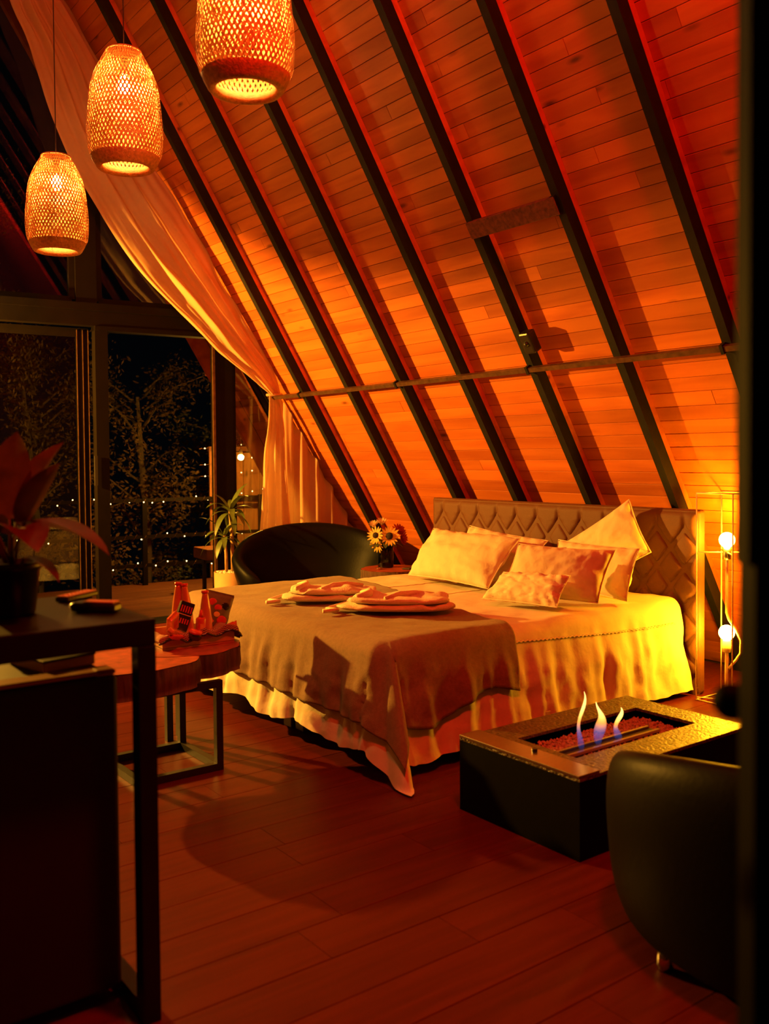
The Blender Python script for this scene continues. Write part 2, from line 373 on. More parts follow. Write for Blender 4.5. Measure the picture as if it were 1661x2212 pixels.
# ------------------------------------------------------------------ glazed gable
TG = radians(5.3)
def gy(x): return 8.12-math.tan(TG)*(x-2.97)
gnv = Vector((sin(TG), cos(TG), 0))
def gbox(xa, xb, za, zb, d0, d1):
    pts = []
    for z in (za, zb):
        for x, d in ((xa,d0),(xb,d0),(xb,d1),(xa,d1)): pts.append(Vector((x, gy(x), z))+gnv*d)
    return MB().hexa(pts)
def gpoly(poly, d0, d1):
    n = len(poly); b = MB()
    vs = [Vector((x, gy(x), z))+gnv*d for d in (d0, d1) for x, z in poly]
    return b.add(vs, [tuple(range(n)), tuple(range(2*n-1, n-1, -1))]+[(i, n+i, n+(i+1) % n, (i+1) % n) for i in range(n)])
def gbar(p, q, wdt, d0, d1):   # bar lying in the gable plane from p to q (x,z)
    a, c = Vector((p[0], p[1])), Vector((q[0], q[1])); t = (c-a).normalized(); o = Vector((-t.y, t.x))*wdt/2
    return gpoly([tuple(a-o), tuple(c-o), tuple(c+o), tuple(a+o)], d0, d1)
def slz(x, k=X0): return (k-x)*TAN
gw = struct('wall_front', gbox(-1.5, 5.35, 2.67, 2.80, -.05, .06), M_BLACKFRAME, 'dark frame of the glazed gable')
for nm, args in (('post', (2.893, 3.003, 0, 2.67, -.05, .06)), ('post', (3.993, 4.169, 0, 2.67, -.05, .06)), ('post', (1.0, 1.11, 0, 2.67, -.05, .06)),
                 ('mullion', (2.736, 2.914, 2.80, slz(2.914)+.1, -.05, .06)), ('mullion', (1.05, 1.22, 2.80, 4.6, -.05, .06)), ('ledge', (-1.4, 4.05, 2.80, 2.865, -.065, .05)), ('door_head', (2.893, 4.1, 2.63, 2.67, -.06, .07))):
    fixn(P(nm, gbox(*args), M_BLACKFRAME, gw))
fixn(P('post_edge', gbox(3.972, 3.993, 0, 2.66, -.06, -.03), M_ROD, gw, label='thin bright metal edge of the door post'))
fixn(P('raking_frame', gbar((5.86, -.02), (XR, slz(XR, 5.84)), .09, -.04, .05), M_BLACKFRAME, gw))
fixn(P('raking_frame', gbar((2*XR-5.86, -.02), (XR, slz(XR, 5.84)), .09, -.04, .05), M_BLACKFRAME, gw))
def window(name, poly, label):
    cx = sum(p[0] for p in poly)/len(poly); cz = sum(p[1] for p in poly)/len(poly)
    fr = MB(); n = len(poly)
    for i in range(n):
        t = gbar(poly[i], poly[(i+1) % n], .05, -.02, .035); fr.add(t.v, t.f)
    o = fixn(struct(name, fr, M_BLACKFRAME, label))
    ins = [(x+(cx-x)*.01, z+(cz-z)*.01) for x, z in poly]
    fixn(P('pane', gpoly(ins, .004, .010), M_GLASS, o)); return o
window('window_1', [(1.25,2.89),(2.71,2.89),(2.71,5.0),(XR,6.2),(1.25,4.9)], 'tall upper window left of the mullion')
window('window_2', [(2.94,2.89),(3.98,2.89),(2.94,4.6)], 'triangular upper window under the roof slope')
window('window_3', [(4.185,.03),(5.72,.03),(4.185,2.58)], 'triangular side window beside the door opening')
window('window_4', [(-1.2,.03),(.98,.03),(.98,2.64),(-1.2,1.0)], 'fixed window left of the sliding door')
leaf = fixn(struct('door_1', gbox(2.76, 2.865, .02, 2.655, .07, .115), M_BLACKFRAME, 'glazed sliding door leaf'))
for a in ((1.12, 1.2, .02, 2.655, .07, .115), (1.2, 2.76, .02, .10, .07, .115), (1.2, 2.76, 2.58, 2.655, .07, .115)): fixn(P('rail', gbox(*a), M_BLACKFRAME, leaf))
fixn(P('pane', gbox(1.19, 2.77, .09, 2.59, .088, .094), M_GLASS, leaf))
for xs in (2.765, 2.815, 2.862): fixn(P('edge_strip', gbox(xs-.0022, xs+.0022, .03, 2.64, .062, .07), M_ROD, leaf, label='bright edge of the sliding track'))
hd = P('pull_handle', gbox(2.865, 2.89, 1.27, 1.53, -.085, -.06), M_BLACKMETAL, leaf); fixn(hd)

# roof overhang edge outside
bg = MB()
for s0, s1 in ((0., LEN),):
    a = [pt(s0,8.80,-.14), pt(s1,8.80,-.14), pt(s1,8.86,-.14), pt(s0,8.86,-.14), pt(s0,8.80,.08), pt(s1,8.80,.08), pt(s1,8.86,.08), pt(s0,8.86,.08)]
    bg.hexa(a)
fixn(struct('trim_10', bg, M_BOARD, 'barge board at the outer edge of the roof'))

# door leaf close to the camera on the right
P0 = Vector((.910, .559, 0)); dd = Vector((.80, -.60, 0)); dn = Vector((.6, .8, 0))
def dbox(u0, u1, z0, z1, n0, n1):
    return MB().hexa([P0+dd*u+dn*n_+Vector((0,0,z)) for z in (z0, z1) for u, n_ in ((u0,n0),(u1,n0),(u1,n1),(u0,n1))])
dr = fixn(struct('door_2', dbox(.002, .75, .0, 2.42, 0, .045), M_DOORBLACK, 'dark door leaf standing open at the right edge'))
fixn(P('door_edge', dbox(-.004, .006, 1.38, 2.42, .004, .041), M_DOORBLACK, dr))
fixn(P('lock_plate', dbox(.020, .042, 1.18, 1.285, -.004, 0), M_ROD, dr))
for z in (1.39, 1.14, 1.055): P('screw', MB().sphere(P0+dd*.031+Vector((0,0,z))+dn*(-.001), .004, 8, 6), M_ROD, dr, smooth=True)
P('door_knob', MB().sphere(P0+dd*.005+Vector((0,0,1.235-.02))+dn*.075, .022, 12, 8), M_DOORBLACK, dr, smooth=True)

# ------------------------------------------------------------------ things fixed to the slope
def on_slope(z, y, d): return roof(z/sin(TH), y, d)
rod = T('curtain_rod', 'thin tarnished metal bar crossing all the rafters', 'rod', (4.5, 5, 2.08))
zr = 2.085
c = on_slope(zr, 0, -.018)
a = MB(); rotr = Matrix((sl, Vector((0,1,0)), -nrm)).transposed()
a.box((c.x, (2.25+7.86)/2, c.z), (.032, 7.86-2.25, .03), rotr); P('bar', a, M_ROD, rod)
for y in (2.98, 4.44, 5.88, 7.33): P('clip', MB().box(on_slope(zr, y-.03, -.02), (.054, .02, .04), rotr), M_RAFTER, rod)
br = T('steel_brace', 'rusty steel block bridging two rafters high on the slope', 'brace', on_slope(2.93, 4.05, 0))
P('plate', MB().rbox(on_slope(2.93, 4.045, -.005), (.108, .74, .045), .006, rotr), M_RUST, br)
P('end_bracket', MB().box(on_slope(2.93, 3.69, .005), (.115, .03, .05), rotr), M_RAFTER, br)
jb = T('junction_box', 'small black box fixed to a rafter above the metal bar', 'box', on_slope(2.24, 4.31, 0))
P('housing', MB().rbox(on_slope(2.245, 4.318, .005), (.15, .09, .075), .012, rotr), M_BLACKPLASTIC, jb)
P('lens', MB().sphere(on_slope(2.245, 4.318, -.033), .02, 12, 8), M_BLACKMETAL, jb, smooth=True)

# ------------------------------------------------------------------ pendant lamps
def pend_prof(t):   # t 0 bottom .. 1 top of the woven body; radius factor of .206
    pts = [(.80,),(.945,),(.99,),(1.0,),(.985,),(.955,),(.925,),(.87,),(.77,),(.62,),(.47,)]
    return crv([Vector((p[0],0,0)) for p in pts], t).x*.206
PH = .645
def make_pendant(top):
    root = T('pendant_lamp', '', 'lamp', (0,0,0), group='woven bamboo pendant lamps')
    def weave(N, rofs, tw, wd, sg, z0=.018, steps=30, ph=0.):
        b = MB()
        for k in range(N):
            vs = []
            for i in range(steps+1):
                t = i/steps; z = z0+(PH-z0)*t; r = pend_prof(t)+rofs
                an = 2*pi*k/N+sg*tw*t+ph
                t2 = min(t+.01, 1); r2 = pend_prof(t2)+rofs; an2 = 2*pi*k/N+sg*tw*(t+.01)+ph
                p = Vector((r*cos(an), r*sin(an), z)); q = Vector((r2*cos(an2), r2*sin(an2), z0+(PH-z0)*(t+.01)))
                tg = (q-p).normalized(); nn = Vector((cos(an), sin(an), 0)); wv = tg.cross(nn).normalized()*wd/2*(.12+.88*r/.206)
                vs += [p-wv, p+wv]
            b.add(vs, [(2*i, 2*i+1, 2*i+3, 2*i+2) for i in range(steps)])
        return b
    b = MB()
    for t in (weave(58, 0, 1.95, .0046, 1), weave(58, .0022, 1.95, .0046, -1)): b.add(t.v, t.f)
    P('outer_weave', b, M_BAMBOO, root, local=True, kind='stuff')
    b = MB()
    for t in (weave(50, -.016, 1.7, .0112, 1, ph=.03), weave(50, -.0135, 1.7, .0112, -1, ph=.06)): b.add(t.v, t.f)
    P('inner_weave', b, M_BAMBOO, root, local=True, kind='stuff')
    # rolled bottom rim with its opening
    prof = [(.150,.048),(.137,.042),(.128,.028),(.125,.014),(.129,.003),(.140,-.004),(.153,-.002),(.162,.008),(.169,.022),(.180,.042),(.188,.062),(.186,.064),(.172,.044),(.158,.038),(.150,.048)]
    P('rim', MB().lathe(prof, 48), M_RIM, root, smooth=True, local=True)
    b = MB(); b.tube([(.094*cos(2*pi*k/32), .094*sin(2*pi*k/32), PH) for k in range(33)], .006, 6, False); P('neck_ring', b, M_RIM, root, smooth=True, local=True)
    b = MB().lathe([(.001,.625),(.022,.622),(.024,.54),(.016,.52),(.001,.52)], 14); P('socket', b, M_BLACKPLASTIC, root, smooth=True, local=True)
    b = MB(); zz = .465; prof = [(.001,zz-.05),(.016,zz-.046),(.028,zz-.032),(.034,zz-.01),(.033,zz+.008),(.024,zz+.032),(.015,zz+.05),(.013,zz+.056)]
    P('bulb', b.lathe(prof, 16), M_BULB_P, root, smooth=True, local=True, label='glowing amber bulb')
    P('cord', MB().tube([(0,0,.62), (0,0,3.2)], .0035, 6), M_CORD, root, local=True)
    P('spider', MB().tube([(-.094,0,PH),(0,0,.63),(.094,0,PH)], .002, 5), M_BLACKMETAL, root, local=True)
    return root
pp = make_pendant(0)
pp.location = (1.935, 3.543, 3.055); pp.rotation_euler = (0,0,.3)
pp['label'] = 'largest and nearest woven bamboo pendant, cut off by the top edge'
dup(pp, (2.006, 5.076, 3.125), 1.1, 'middle woven bamboo pendant hanging between the other two')
dup(pp, (2.070, 6.485, 2.925), 2.3, 'farthest and lowest woven bamboo pendant, nearest the windows')

# ------------------------------------------------------------------ curtains
cl = [(2.08,7.97,5.75),(2.19,7.97,5.24),(2.33,7.96,4.9),(2.52,7.94,4.29),(2.79,7.92,3.76),(3.18,7.88,3.17),(3.68,7.83,2.72),(3.94,7.81,2.48),(4.23,7.78,2.26),(4.44,7.765,2.11)]
crr = [(2.42,8.00,5.7),(2.63,7.99,5.35),(2.91,7.97,4.93),(3.13,7.95,4.48),(3.42,7.92,4.02),(3.72,7.89,3.61),(4.02,7.86,3.11),(4.29,7.84,2.7),(4.48,7.82,2.4),(4.585,7.80,2.11)]
def drape_up(u, v):
    a, b = crv(cl, v), crv(crr, v); p = a.lerp(b, u)
    sag = sin(pi*u)*.10*(1-v*.7)
    gather = sm(.45, 1., v)
    f = (sin(u*23+v*1.5)+.6*sin(u*41+2-v*2))*(.018+.012*(1-gather))*sin(pi*min(max(u*1.02,0),1))**.4
    f += .03*fbm((u*3, v*6, 1.3), 1.2)
    edge = .014*sin(v*46+2*sin(v*9))*(sm(.9,1.,u))*(1-gather)
    return p+Vector((edge*.8-.06*sag, -f-.35*sag-.03, -.4*sag+edge*.5))
cu_ = T('curtain', 'long cream curtain swept along the gable and tied at the metal bar', 'curtain', (4.4, 7.8, 0))
P('upper_drape', MB().grid(drape_up, 70, 110), M_CURTAIN, cu_, smooth=True)
ll = [(4.445,7.76,2.09),(4.425,7.75,1.8),(4.39,7.75,1.54),(4.36,7.75,1.19),(4.31,7.75,.71),(4.24,7.76,.28),(4.20,7.77,.015)]
lr = [(4.585,7.79,2.09),(4.62,7.75,1.81),(4.64,7.74,1.54),(4.655,7.73,1.18),(4.69,7.72,.69),(4.71,7.72,.28),(4.72,7.72,.015)]
def drape_dn(u, v):
    p = crv(ll, v).lerp(crv(lr, v), u)
    a = .012+.03*sm(0, .6, v)
    f = (sin(u*17+.6)+.5*sin(u*31+v))*a*.8+.02*fbm((u*2,v*4,7), 1.)
    return p+Vector((0, -f+.03*sm(0, .3, v), 0))
P('lower_drape', MB().grid(drape_dn, 56, 60), M_CURTAIN, cu_, smooth=True)
P('tie', MB().tube([Vector((4.515+.08*cos(t), 7.775+.035*sin(t), 2.10)) for t in [2*pi*k/16 for k in range(17)]], .014, 6, False), M_CURTAIN, cu_, smooth=True)
def drape_back(u, v):
    x = lerp(4.60, 5.72, u); zt = slz(x, 5.925)-.02
    z = lerp(zt, .015, v)
    return Vector((x, 7.86-.08*(x-4.6)+.025*sin(u*46+.5*sin(v*3))+.012*sin(u*83), z))
P('side_curtain', MB().grid(drape_back, 90, 30), M_CURTAIN, T('gable_curtain', 'straight cream curtain hanging under the slope behind the sofa', 'curtain', (5, 7.83, 0)), smooth=True)

# ------------------------------------------------------------------ bed
bed = T('bed', 'low dark wooden bed base on block legs under the covers', 'bed', (3.8, 4.56, 0))
P('base', MB().rbox((3.80, 4.61, .245), (2.26, 1.98, .15), .02), M_BEDFABRIC, bed)
P('mattress', MB().rbox((3.84, 4.63, .445), (2.20, 1.92, .24), .05, seg=3), M_SHEET, bed, smooth=False)
for x, y in ((2.72,3.68),(2.70,4.35),(2.69,4.46),(2.70,5.52),(4.62,3.68),(4.80,3.68),(4.7,5.5),(3.7,3.7),(3.7,5.5)):
    P('leg', MB().rbox((x, y, .086), (.085, .085, .17), .006), M_BEDWOOD, bed)

BX0, BX1, BY0, BY1 = 2.66, 4.98, 3.50, 5.64
def edge(e, r):
    if e <= 0: return 0., 0.
    if e < r*pi/2: return r*sin(e/r), r*(1-cos(e/r))
    return r, r+e-r*pi/2
def drape(a, b, zt, off, amp, seed, freq, cone=.42, zmin=.012):
    BY0 = 3.55+.09*sm(0., 1., (a-2.9)/1.9)
    ex, ey, ef = BX0-a, BY0-b, b-BY1
    r = .07
    n0 = fbm((a*2.2, b*2.2, seed), 1.)*.012+fbm((a*7, b*7, seed+3), 1.)*.0045
    if ex <= 0 and ey <= 0 and ef <= 0:
        return Vector((a, b, zt+off+n0))
    yy = ey if ey > 0 else (ef if ef > 0 else 0.); sg = -1 if ey > 0 else 1
    yc = BY0 if ey > 0 else BY1
    exx = max(ex, 0.)
    rho = hypot(exx, yy); phi = atan2(yy, exx)
    o, d = edge(rho, r)
    k = (abs(sin(2*phi))**3)*cone if (exx > 0 and yy > 0) else 0.
    s_ = a if exx <= 0 else (b if yy <= 0 else a+b)
    rip = amp*sm(.03, .3, d)*(.7*sin(s_*freq+4.*fbm((s_*1.1, seed, 0), 1.))+.6*sin(s_*freq*2.3+seed+3*fbm((s_*2.3, seed, 4), 1.))+1.6*fbm((s_*7, d*2.5, seed), 1.))
    rip += .02*sm(.02, .3, d)*fbm((a*5, b*5, seed+9), 1.)
    if k: rip *= (1-sin(2*phi))
    out = o+off+rip+k*max(d-.02, 0)+.19*max(d, 0)
    d *= sqrt(max(1-k*k, .2))
    dx, dy = -cos(phi)*(1-.55*min(k/.3, 1.)), sg*sin(phi)
    bx = BX0 if exx > 0 else a; by = yc if yy > 0 else b
    return Vector((bx+dx*out, by+dy*out, max(zt+off-d+n0*(1-sm(0, .1, d)), zmin)))
def duvet(u, v):
    hf = .52+.02*sin(v*31)+.015*fbm((v*9, 2, 0), 1.)
    a = lerp(BX0-hf, BX1, u)
    t = (a-BX0)/(BX1-BX0)
    hn = lerp(.53, .46, sm(0, 1, t))+.02*fbm((a*5, 5, 1), 1.); ff = .5
    b = lerp(BY0-hn, BY1+ff, v)
    return drape(a, b, .60, 0., .010, 4., 21.)
dv = P('duvet', MB().grid(duvet, 150, 150), M_SHEET, None, smooth=True, label='white duvet draped over the bed down to the floor at its corner', cat='duvet')
# stitched channels on the duvet
for k, (y, xa) in enumerate(((4.62, 3.6), (5.08, 3.7))):
    b = MB(); n = 60
    b.tube([drape(lerp(xa, 4.6, i/n), y+.004*sin(i*1.3), .60, .002, .010, 4., 21.)+Vector((0,0,-.0005)) for i in range(n+1)], .003, 5)
    P('seam', b, M_CUSHION, dv, smooth=True)
b = MB(); n = 140
b.tube([drape(lerp(3.3, 4.9, i/n), BY0-.05+.004*sin(i*2.1), .60, .003, .010, 4., 21.) for i in range(n+1)], .0045, 5)
P('seam', b, M_SHEET, dv, smooth=True, label='gathered seam along the near edge')
def blanket(u, v):
    b0_ = lerp(BY0-.36, BY1+.33, v)
    xe = lerp(3.42, 3.86, sm(0, 1, (b0_-BY0)/(BY1-BY0)))+.03*sin(v*6)
    lf = lerp(.42, .37, v)
    a = lerp(BX0-lf, xe, u)
    t = (a-BX0)/(xe-BX0)
    hn = lerp(.38, .29, sm(0, 1, t))+.03*sin(t*7)
    b = lerp(BY0-hn, BY1+.33, v)
    p = drape(a, b, .606, .016, .010, 4., 21.)
    return p
bl = P('blanket', MB().grid(blanket, 130, 150), M_BLANKET, None, smooth=True, label='taupe fleece blanket thrown over the foot of the bed', cat='blanket')
md = bl.modifiers.new('thick', 'SOLIDIFY'); md.thickness = .007; md.offset = 1.
# care tag of the duvet
tg_ = P('care_tag', MB().rbox(Vector((3.56, 3.35, .125)), (.035, .004, .09), .0015), M_PILLOW, dv)

# headboard: buttoned upholstery
HB = T('headboard', 'wide brown deep-buttoned upholstered headboard behind the pillows', 'headboard', (5.05, 4.73, 0))
HY0, HY1, HZ = 3.45, 6.03, 1.158
SY, SZ, ZT0 = .212, .25, 1.035
def tuft(y, z):
    u = (y-HY0-.10)/SY; zc = min(z, ZT0); vv = (ZT0-zc)/SZ
    if z <= ZT0:
        a_, b_ = u+vv, u-vv
        c_ = min(abs(a_-round(a_)), abs(b_-round(b_))); nd = hypot(a_-round(a_), b_-round(b_))
        h = .45*sm(0, .13, c_)+.30*(abs(sin(pi*a_))*abs(sin(pi*b_)))**.5+.25*sm(.0, .22, nd)
    else:
        c_ = abs(u-round(u)); h = .45*sm(0, .12, c_)+.30+.25*sm(0, .22, hypot(c_, (z-ZT0)/.12)); k = sm(0, .1, z-ZT0); h = lerp(h, 1., k*.6)
    e = min(y-HY0, HY1-y, HZ-z); h = lerp(1., h, sm(.0, .06, e))
    return h
def hb_f(u, v):
    y = lerp(HY0, HY1, u); z = lerp(.0, HZ, v); e = min(y-HY0, HY1-y, HZ-z)
    return Vector((5.046-.050*tuft(y, z)*sm(-.03, .05, e), y, z))
P('front_padding', MB().grid(hb_f, 250, 90), M_HEAD, HB, smooth=True)
P('frame', MB().rbox((5.052, (HY0+HY1)/2, HZ/2), (.075, HY1-HY0, HZ), .02, seg=3), M_HEAD, HB)
row = 0; z = ZT0
while z > .12:
    k = 0
    while True:
        y = HY0+.10+SY*(k+(.5 if row % 2 else 0)); k += 1
        if y > HY1-.05: break
        P('button', MB().sphere((5.034, y, z), .019, 10, 6, (.6,1,1)), M_BTNDARK, HB, smooth=True)
    row += 1; z -= SZ/2

# pillows from four corner points
def pillow(name, BL, BR, TL, TR, t, seed, mt, label, cat='pillow', wr=.010, flange=0., quilt=False, zfloor=.616):
    BL, BR, TL, TR = map(Vector, (BL, BR, TL, TR))
    nn = (BR-BL).cross(TL-BL).normalized()
    if nn.x > 0: nn = -nn
    b = MB(); N_ = 34
    def surf(side):
        def f(u, v):
            U, V = 2*u-1, 2*v-1
            pin = .05
            u2 = .5+(U*(1-pin*(1-V*V)))/2; v2 = .5+(V*(1-pin*1.3*(1-U*U)))/2
            p = BL.lerp(BR, u2).lerp(TL.lerp(TR, u2), v2)
            pr = max((1-abs(U)**2.6)*(1-abs(V)**2.6), 0)**.55
            h = t*pr
            wv = wr*(fbm((u*3.2+seed, v*3.2, seed), 1.)*1.4+fbm((u*8, v*5+seed, seed+5), 1.)*.8)*sm(0, .25, pr)
            wv += wr*.8*sin((u*1.2+v*.35)*34+seed+3*fbm((u*2, v*2, seed), 1.))*sm(.0, .2, pr)*(1-sm(.25, .9, pr))
            if quilt:
                q = min(abs(sin(9*u+3*sin(5*v+seed))), abs(sin(8*v+2.5*sin(6*u+seed))))
                wv -= .010*(1-sm(0, .22, q))*sm(0, .3, pr)
            p = p+nn*(side*(h+wv))
            if p.z < zfloor: p.z = zfloor+.0001*side
            return p
        return f
    b.grid(surf(1), N_, N_); b.uv = None; b.grid(surf(-1), N_, N_)
    o = P(name, b, mt, None, smooth=True)
    bm = bmesh.new(); bm.from_mesh(o.data); bmesh.ops.remove_doubles(bm, verts=bm.verts[:], dist=.0006); bmesh.ops.recalc_face_normals(bm, faces=bm.faces[:]); bm.to_mesh(o.data); bm.free()
    o.data.polygons.foreach_set('use_smooth', [True]*len(o.data.polygons))
    o['label'] = label; o['category'] = cat; o['group'] = 'pillows on the bed'
    # piped edge
    path = [(0,0)]
    ring = [(i/16, 0) for i in range(17)]+[(1, i/12) for i in range(1, 13)]+[(1-i/16, 1) for i in range(1, 17)]+[(0, 1-i/12) for i in range(1, 13)]
    f0 = surf(0.)
    P('piping', MB().tube([f0(*q) for q in ring], .004, 5, False), mt, o, smooth=True)
    return o
pillow('pillow', (4.42,5.13,.64),(4.40,4.42,.64),(4.66,5.17,.985),(4.66,4.38,.925), .075, 2.3, M_PILLOW, 'white pillow mostly hidden behind the large left-hand pillow')
pillow('pillow', (4.20,5.33,.64),(4.14,4.42,.64),(4.45,5.34,.965),(4.42,4.40,.955), .10, 5.1, M_PILLOW, 'large white pillow farthest left, leaning on the headboard')
pillow('pillow', (4.60,4.35,.63),(4.47,3.57,.63),(4.73,4.35,.93),(4.61,3.58,.935), .075, 7.7, M_PILLOW, 'white pillow farthest right, upright behind the middle pillow')
pillow('pillow', (3.97,4.15,.64),(4.23,3.585,.64),(4.13,4.13,.955),(4.38,3.58,.94), .10, 9.2, M_PILLOW, 'wrinkled white pillow in the middle behind the small quilted cushion')
Y_, Z_ = 3.88, 1.215
def pc(l, s): return (4.885-.10*(.515*l+.857*s), Y_+.857*l-.515*s, Z_-.515*l-.857*s)
pillow('pillow', pc(.66,.38), pc(0,.38), pc(.66,0), pc(0,0), .075, 12.4, M_PILLOW, 'white pillow standing on its corner on top of the others', zfloor=.62)
pillow('cushion', (3.83,4.15,.64),(3.93,3.63,.64),(3.99,4.12,.79),(4.03,3.62,.815), .058, 15.9, M_CUSHION, 'small quilted cream cushion in front of the pillows', 'cushion', quilt=True)

# folded bathrobes
def robe(loc, rz, label, seed, sc=1.):
    r = T('bathrobe', label, 'bathrobe', loc, rz, 'folded waffle bathrobes on the blanket')
    def slab(cx, cy, z0, lx, ly, h, sd):
        def f(u, v):
            an = 2*pi*u; ph = pi*(v-.5)
            ce = lambda a, p: math.copysign(abs(cos(a))**p, cos(a)); se = lambda a, p: math.copysign(abs(sin(a))**p, sin(a))
            x = lx*ce(ph, .5)*ce(an, .55); y = ly*ce(ph, .5)*se(an, .55); z = h*se(ph, .8)
            w_ = .014*fbm((x*8, y*8, sd), 1.)+.006*sin(x*26+y*18+sd+4*fbm((x*5, y*5, sd), 1.))*(1 if z > 0 else 0)
            return Vector((cx+x*(1+.14*fbm((y*9, sd, 0), 1.)), cy+y, max(z0+h+z+w_*(1 if z > -.2*h else 0), z0)))
        return MB().grid(f, 56, 24, True)
    P('lower_fold', slab(0, 0, 0, .29*sc, .155*sc, .024, seed), M_ROBE, r, smooth=True, local=True)
    P('upper_fold', slab(.02, -.005, .040, .26*sc, .14*sc, .022, seed+3), M_ROBE, r, smooth=True, local=True)
    P('collar_roll', MB().tube([(-.20*sc, -.10*sc, .082), (-.14*sc, -.03*sc, .092), (-.15*sc, .06*sc, .088), (-.20*sc, .12*sc, .074)], [.014,.022,.022,.012], 10), M_ROBE, r, smooth=True, local=True)
    P('collar_roll', MB().tube([(-.05*sc, -.12*sc, .08), (.02*sc, -.04*sc, .09), (.10*sc, .02*sc, .088), (.20*sc, .05*sc, .078)], [.010,.018,.018,.010], 10), M_ROBE, r, smooth=True, local=True)
    P('belt', MB().tube([(-.26*sc, .02, .03), (-.33*sc, -.02, .014), (-.36*sc, -.09, .012), (-.30*sc, -.13, .012), (-.37*sc, -.17, .012)], .012, 8), M_ROBE, r, smooth=True, local=True)
    return r
robe((3.10, 4.70, .642), radians(-35), 'folded cream bathrobe farther from the fire table, on the blanket', 3.)
robe((3.19, 4.16, .642), radians(-42), 'folded cream bathrobe nearer the fire table, on the blanket edge', 8., 1.06)

# ------------------------------------------------------------------ shaded reading lamp by the windows, left of the frame
LP = Vector((.80, 7.95, 2.0))
rd = T('reading_lamp', 'tall black reading lamp with a tilted bowl shade by the left-hand windows', 'lamp', (.62, 8.02, 0))
P('base', MB().lathe([(.001,0),(.14,0),(.14,.02),(.02,.03),(.001,.03)], 24, (.62,8.02,0)), M_BLACKMETAL, rd, smooth=True)
P('pole', MB().tube([(.62,8.02,.02),(.62,8.02,1.9),(.66,8.01,2.02),LP+Vector((-.06,.06,-.02))], .011, 8), M_BLACKMETAL, rd, smooth=True)
ax = Vector((.34, -.54, .77)).normalized(); e1 = ax.orthogonal().normalized(); e2 = ax.cross(e1)
P('bowl_shade', MB().grid(lambda u, v: LP+(ax*cos(v*radians(45))+(e1*cos(2*pi*u)+e2*sin(2*pi*u))*sin(max(v,.01)*radians(45)))*.42, 40, 10, True), M_BLACKMETAL, rd, smooth=True)
kd = bpy.data.lights.new('reading_lamp_bulb', 'POINT'); kd.color = AMBER; kd.energy = READING_POWER; kd.shadow_soft_size = .035
ko = bpy.data.objects.new('reading_lamp_bulb', kd); COL.objects.link(ko); ko.location = LP

# ------------------------------------------------------------------ wire floor lamp
lx0, lx1, ly0, ly1, lh = 4.905, 5.165, 3.145, 3.39, 1.268
lamp = T('floor_lamp', 'white wire cage floor lamp with two bare glowing bulbs', 'lamp', ((lx0+lx1)/2, (ly0+ly1)/2, 0))
wr_ = .0042
for x in (lx0, lx1):
    for y in (ly0, ly1): P('upright', MB().tube([(x,y,.006),(x,y,lh)], wr_, 6), M_LAMPWIRE, lamp, smooth=True)
for z in (.006, lh):
    b = MB(); q = [(lx0,ly0,z),(lx1,ly0,z),(lx1,ly1,z),(lx0,ly1,z)]
    for i in range(4): b.tube([q[i], q[(i+1) % 4]], wr_, 6)
    P('square_ring', b, M_LAMPWIRE, lamp, smooth=True)
lcx, lcy = (lx0+lx1)/2, (ly0+ly1)/2
b = MB(); zz = .908
for x, y in ((lx0,ly0),(lx1,ly0),(lx1,ly1),(lx0,ly1)): b.tube([(x,y,zz),(lcx,lcy,zz)], wr_*.9, 6)
P('cross_wires', b, M_LAMPWIRE, lamp, smooth=True)
b = MB()
for x, y in ((lx0,ly0),(lx1,ly1),(lx1,ly0),(lx0,ly1)): b.tube([(x,y,.02),(lcx+(x-lcx)*.5,lcy+(y-lcy)*.5,.012),(lcx,lcy,.012)], wr_*.9, 6)
P('base_wires', b, M_LAMPWIRE, lamp, smooth=True)
P('pole', MB().tube([(lcx,lcy,.0),(lcx,lcy,.20),(lcx+.002,lcy,.30)], [.011,.011,.010], 10), M_LAMPWIRE, lamp, smooth=True)
P('bent_tube', MB().tube([(lcx+.004,lcy-.012,.20),(lcx+.02,lcy-.05,.255),(lcx+.03,lcy-.075,.30),(lcx+.03,lcy-.078,.38),(lcx+.02,lcy-.05,.44),(lcx+.006,lcy-.012,.50),(lcx,lcy,.54),(lcx,lcy,.86)], .0085, 8), M_LAMPWIRE, lamp, smooth=True)
for nm, zb in (('lower', .30), ('upper', .865)):
    s_ = P('socket', MB().lathe([(.001,zb),(.024,zb),(.027,zb+.025),(.025,zb+.07),(.001,zb+.07)], 16, (lcx,lcy,0)), M_LAMPWIRE if nm == 'lower' else M_BRUSHED, lamp, smooth=True)
    zc = zb+.118
    prof = [(.001,zc+.047)]+[(.047*sin(a), zc+.047*cos(a)) for a in [pi*k/12 for k in range(1, 10)]]+[(.022,zc-.042),(.015,zc-.05)]
    P('bulb', MB().lathe(prof, 20, (lcx,lcy,0)), M_BULB_F, lamp, smooth=True, label='glowing round amber bulb')
b = MB()
b.tube([(lcx,lcy,.02),(lcx+.01,lcy-.09,.012),(lcx+.04,lcy-.18,.008),(lcx+.10,lcy-.16,.008),(lcx+.16,lcy-.24,.01),(lcx+.22,lcy-.42,.008)], .004, 6); P('power_cord', b, M_WHITEPLASTIC, lamp, smooth=True)
P('foot_switch', MB().rbox((lcx-.02,lcy-.17,.014), (.075,.05,.026), .008), M_WHITEPLASTIC, lamp)

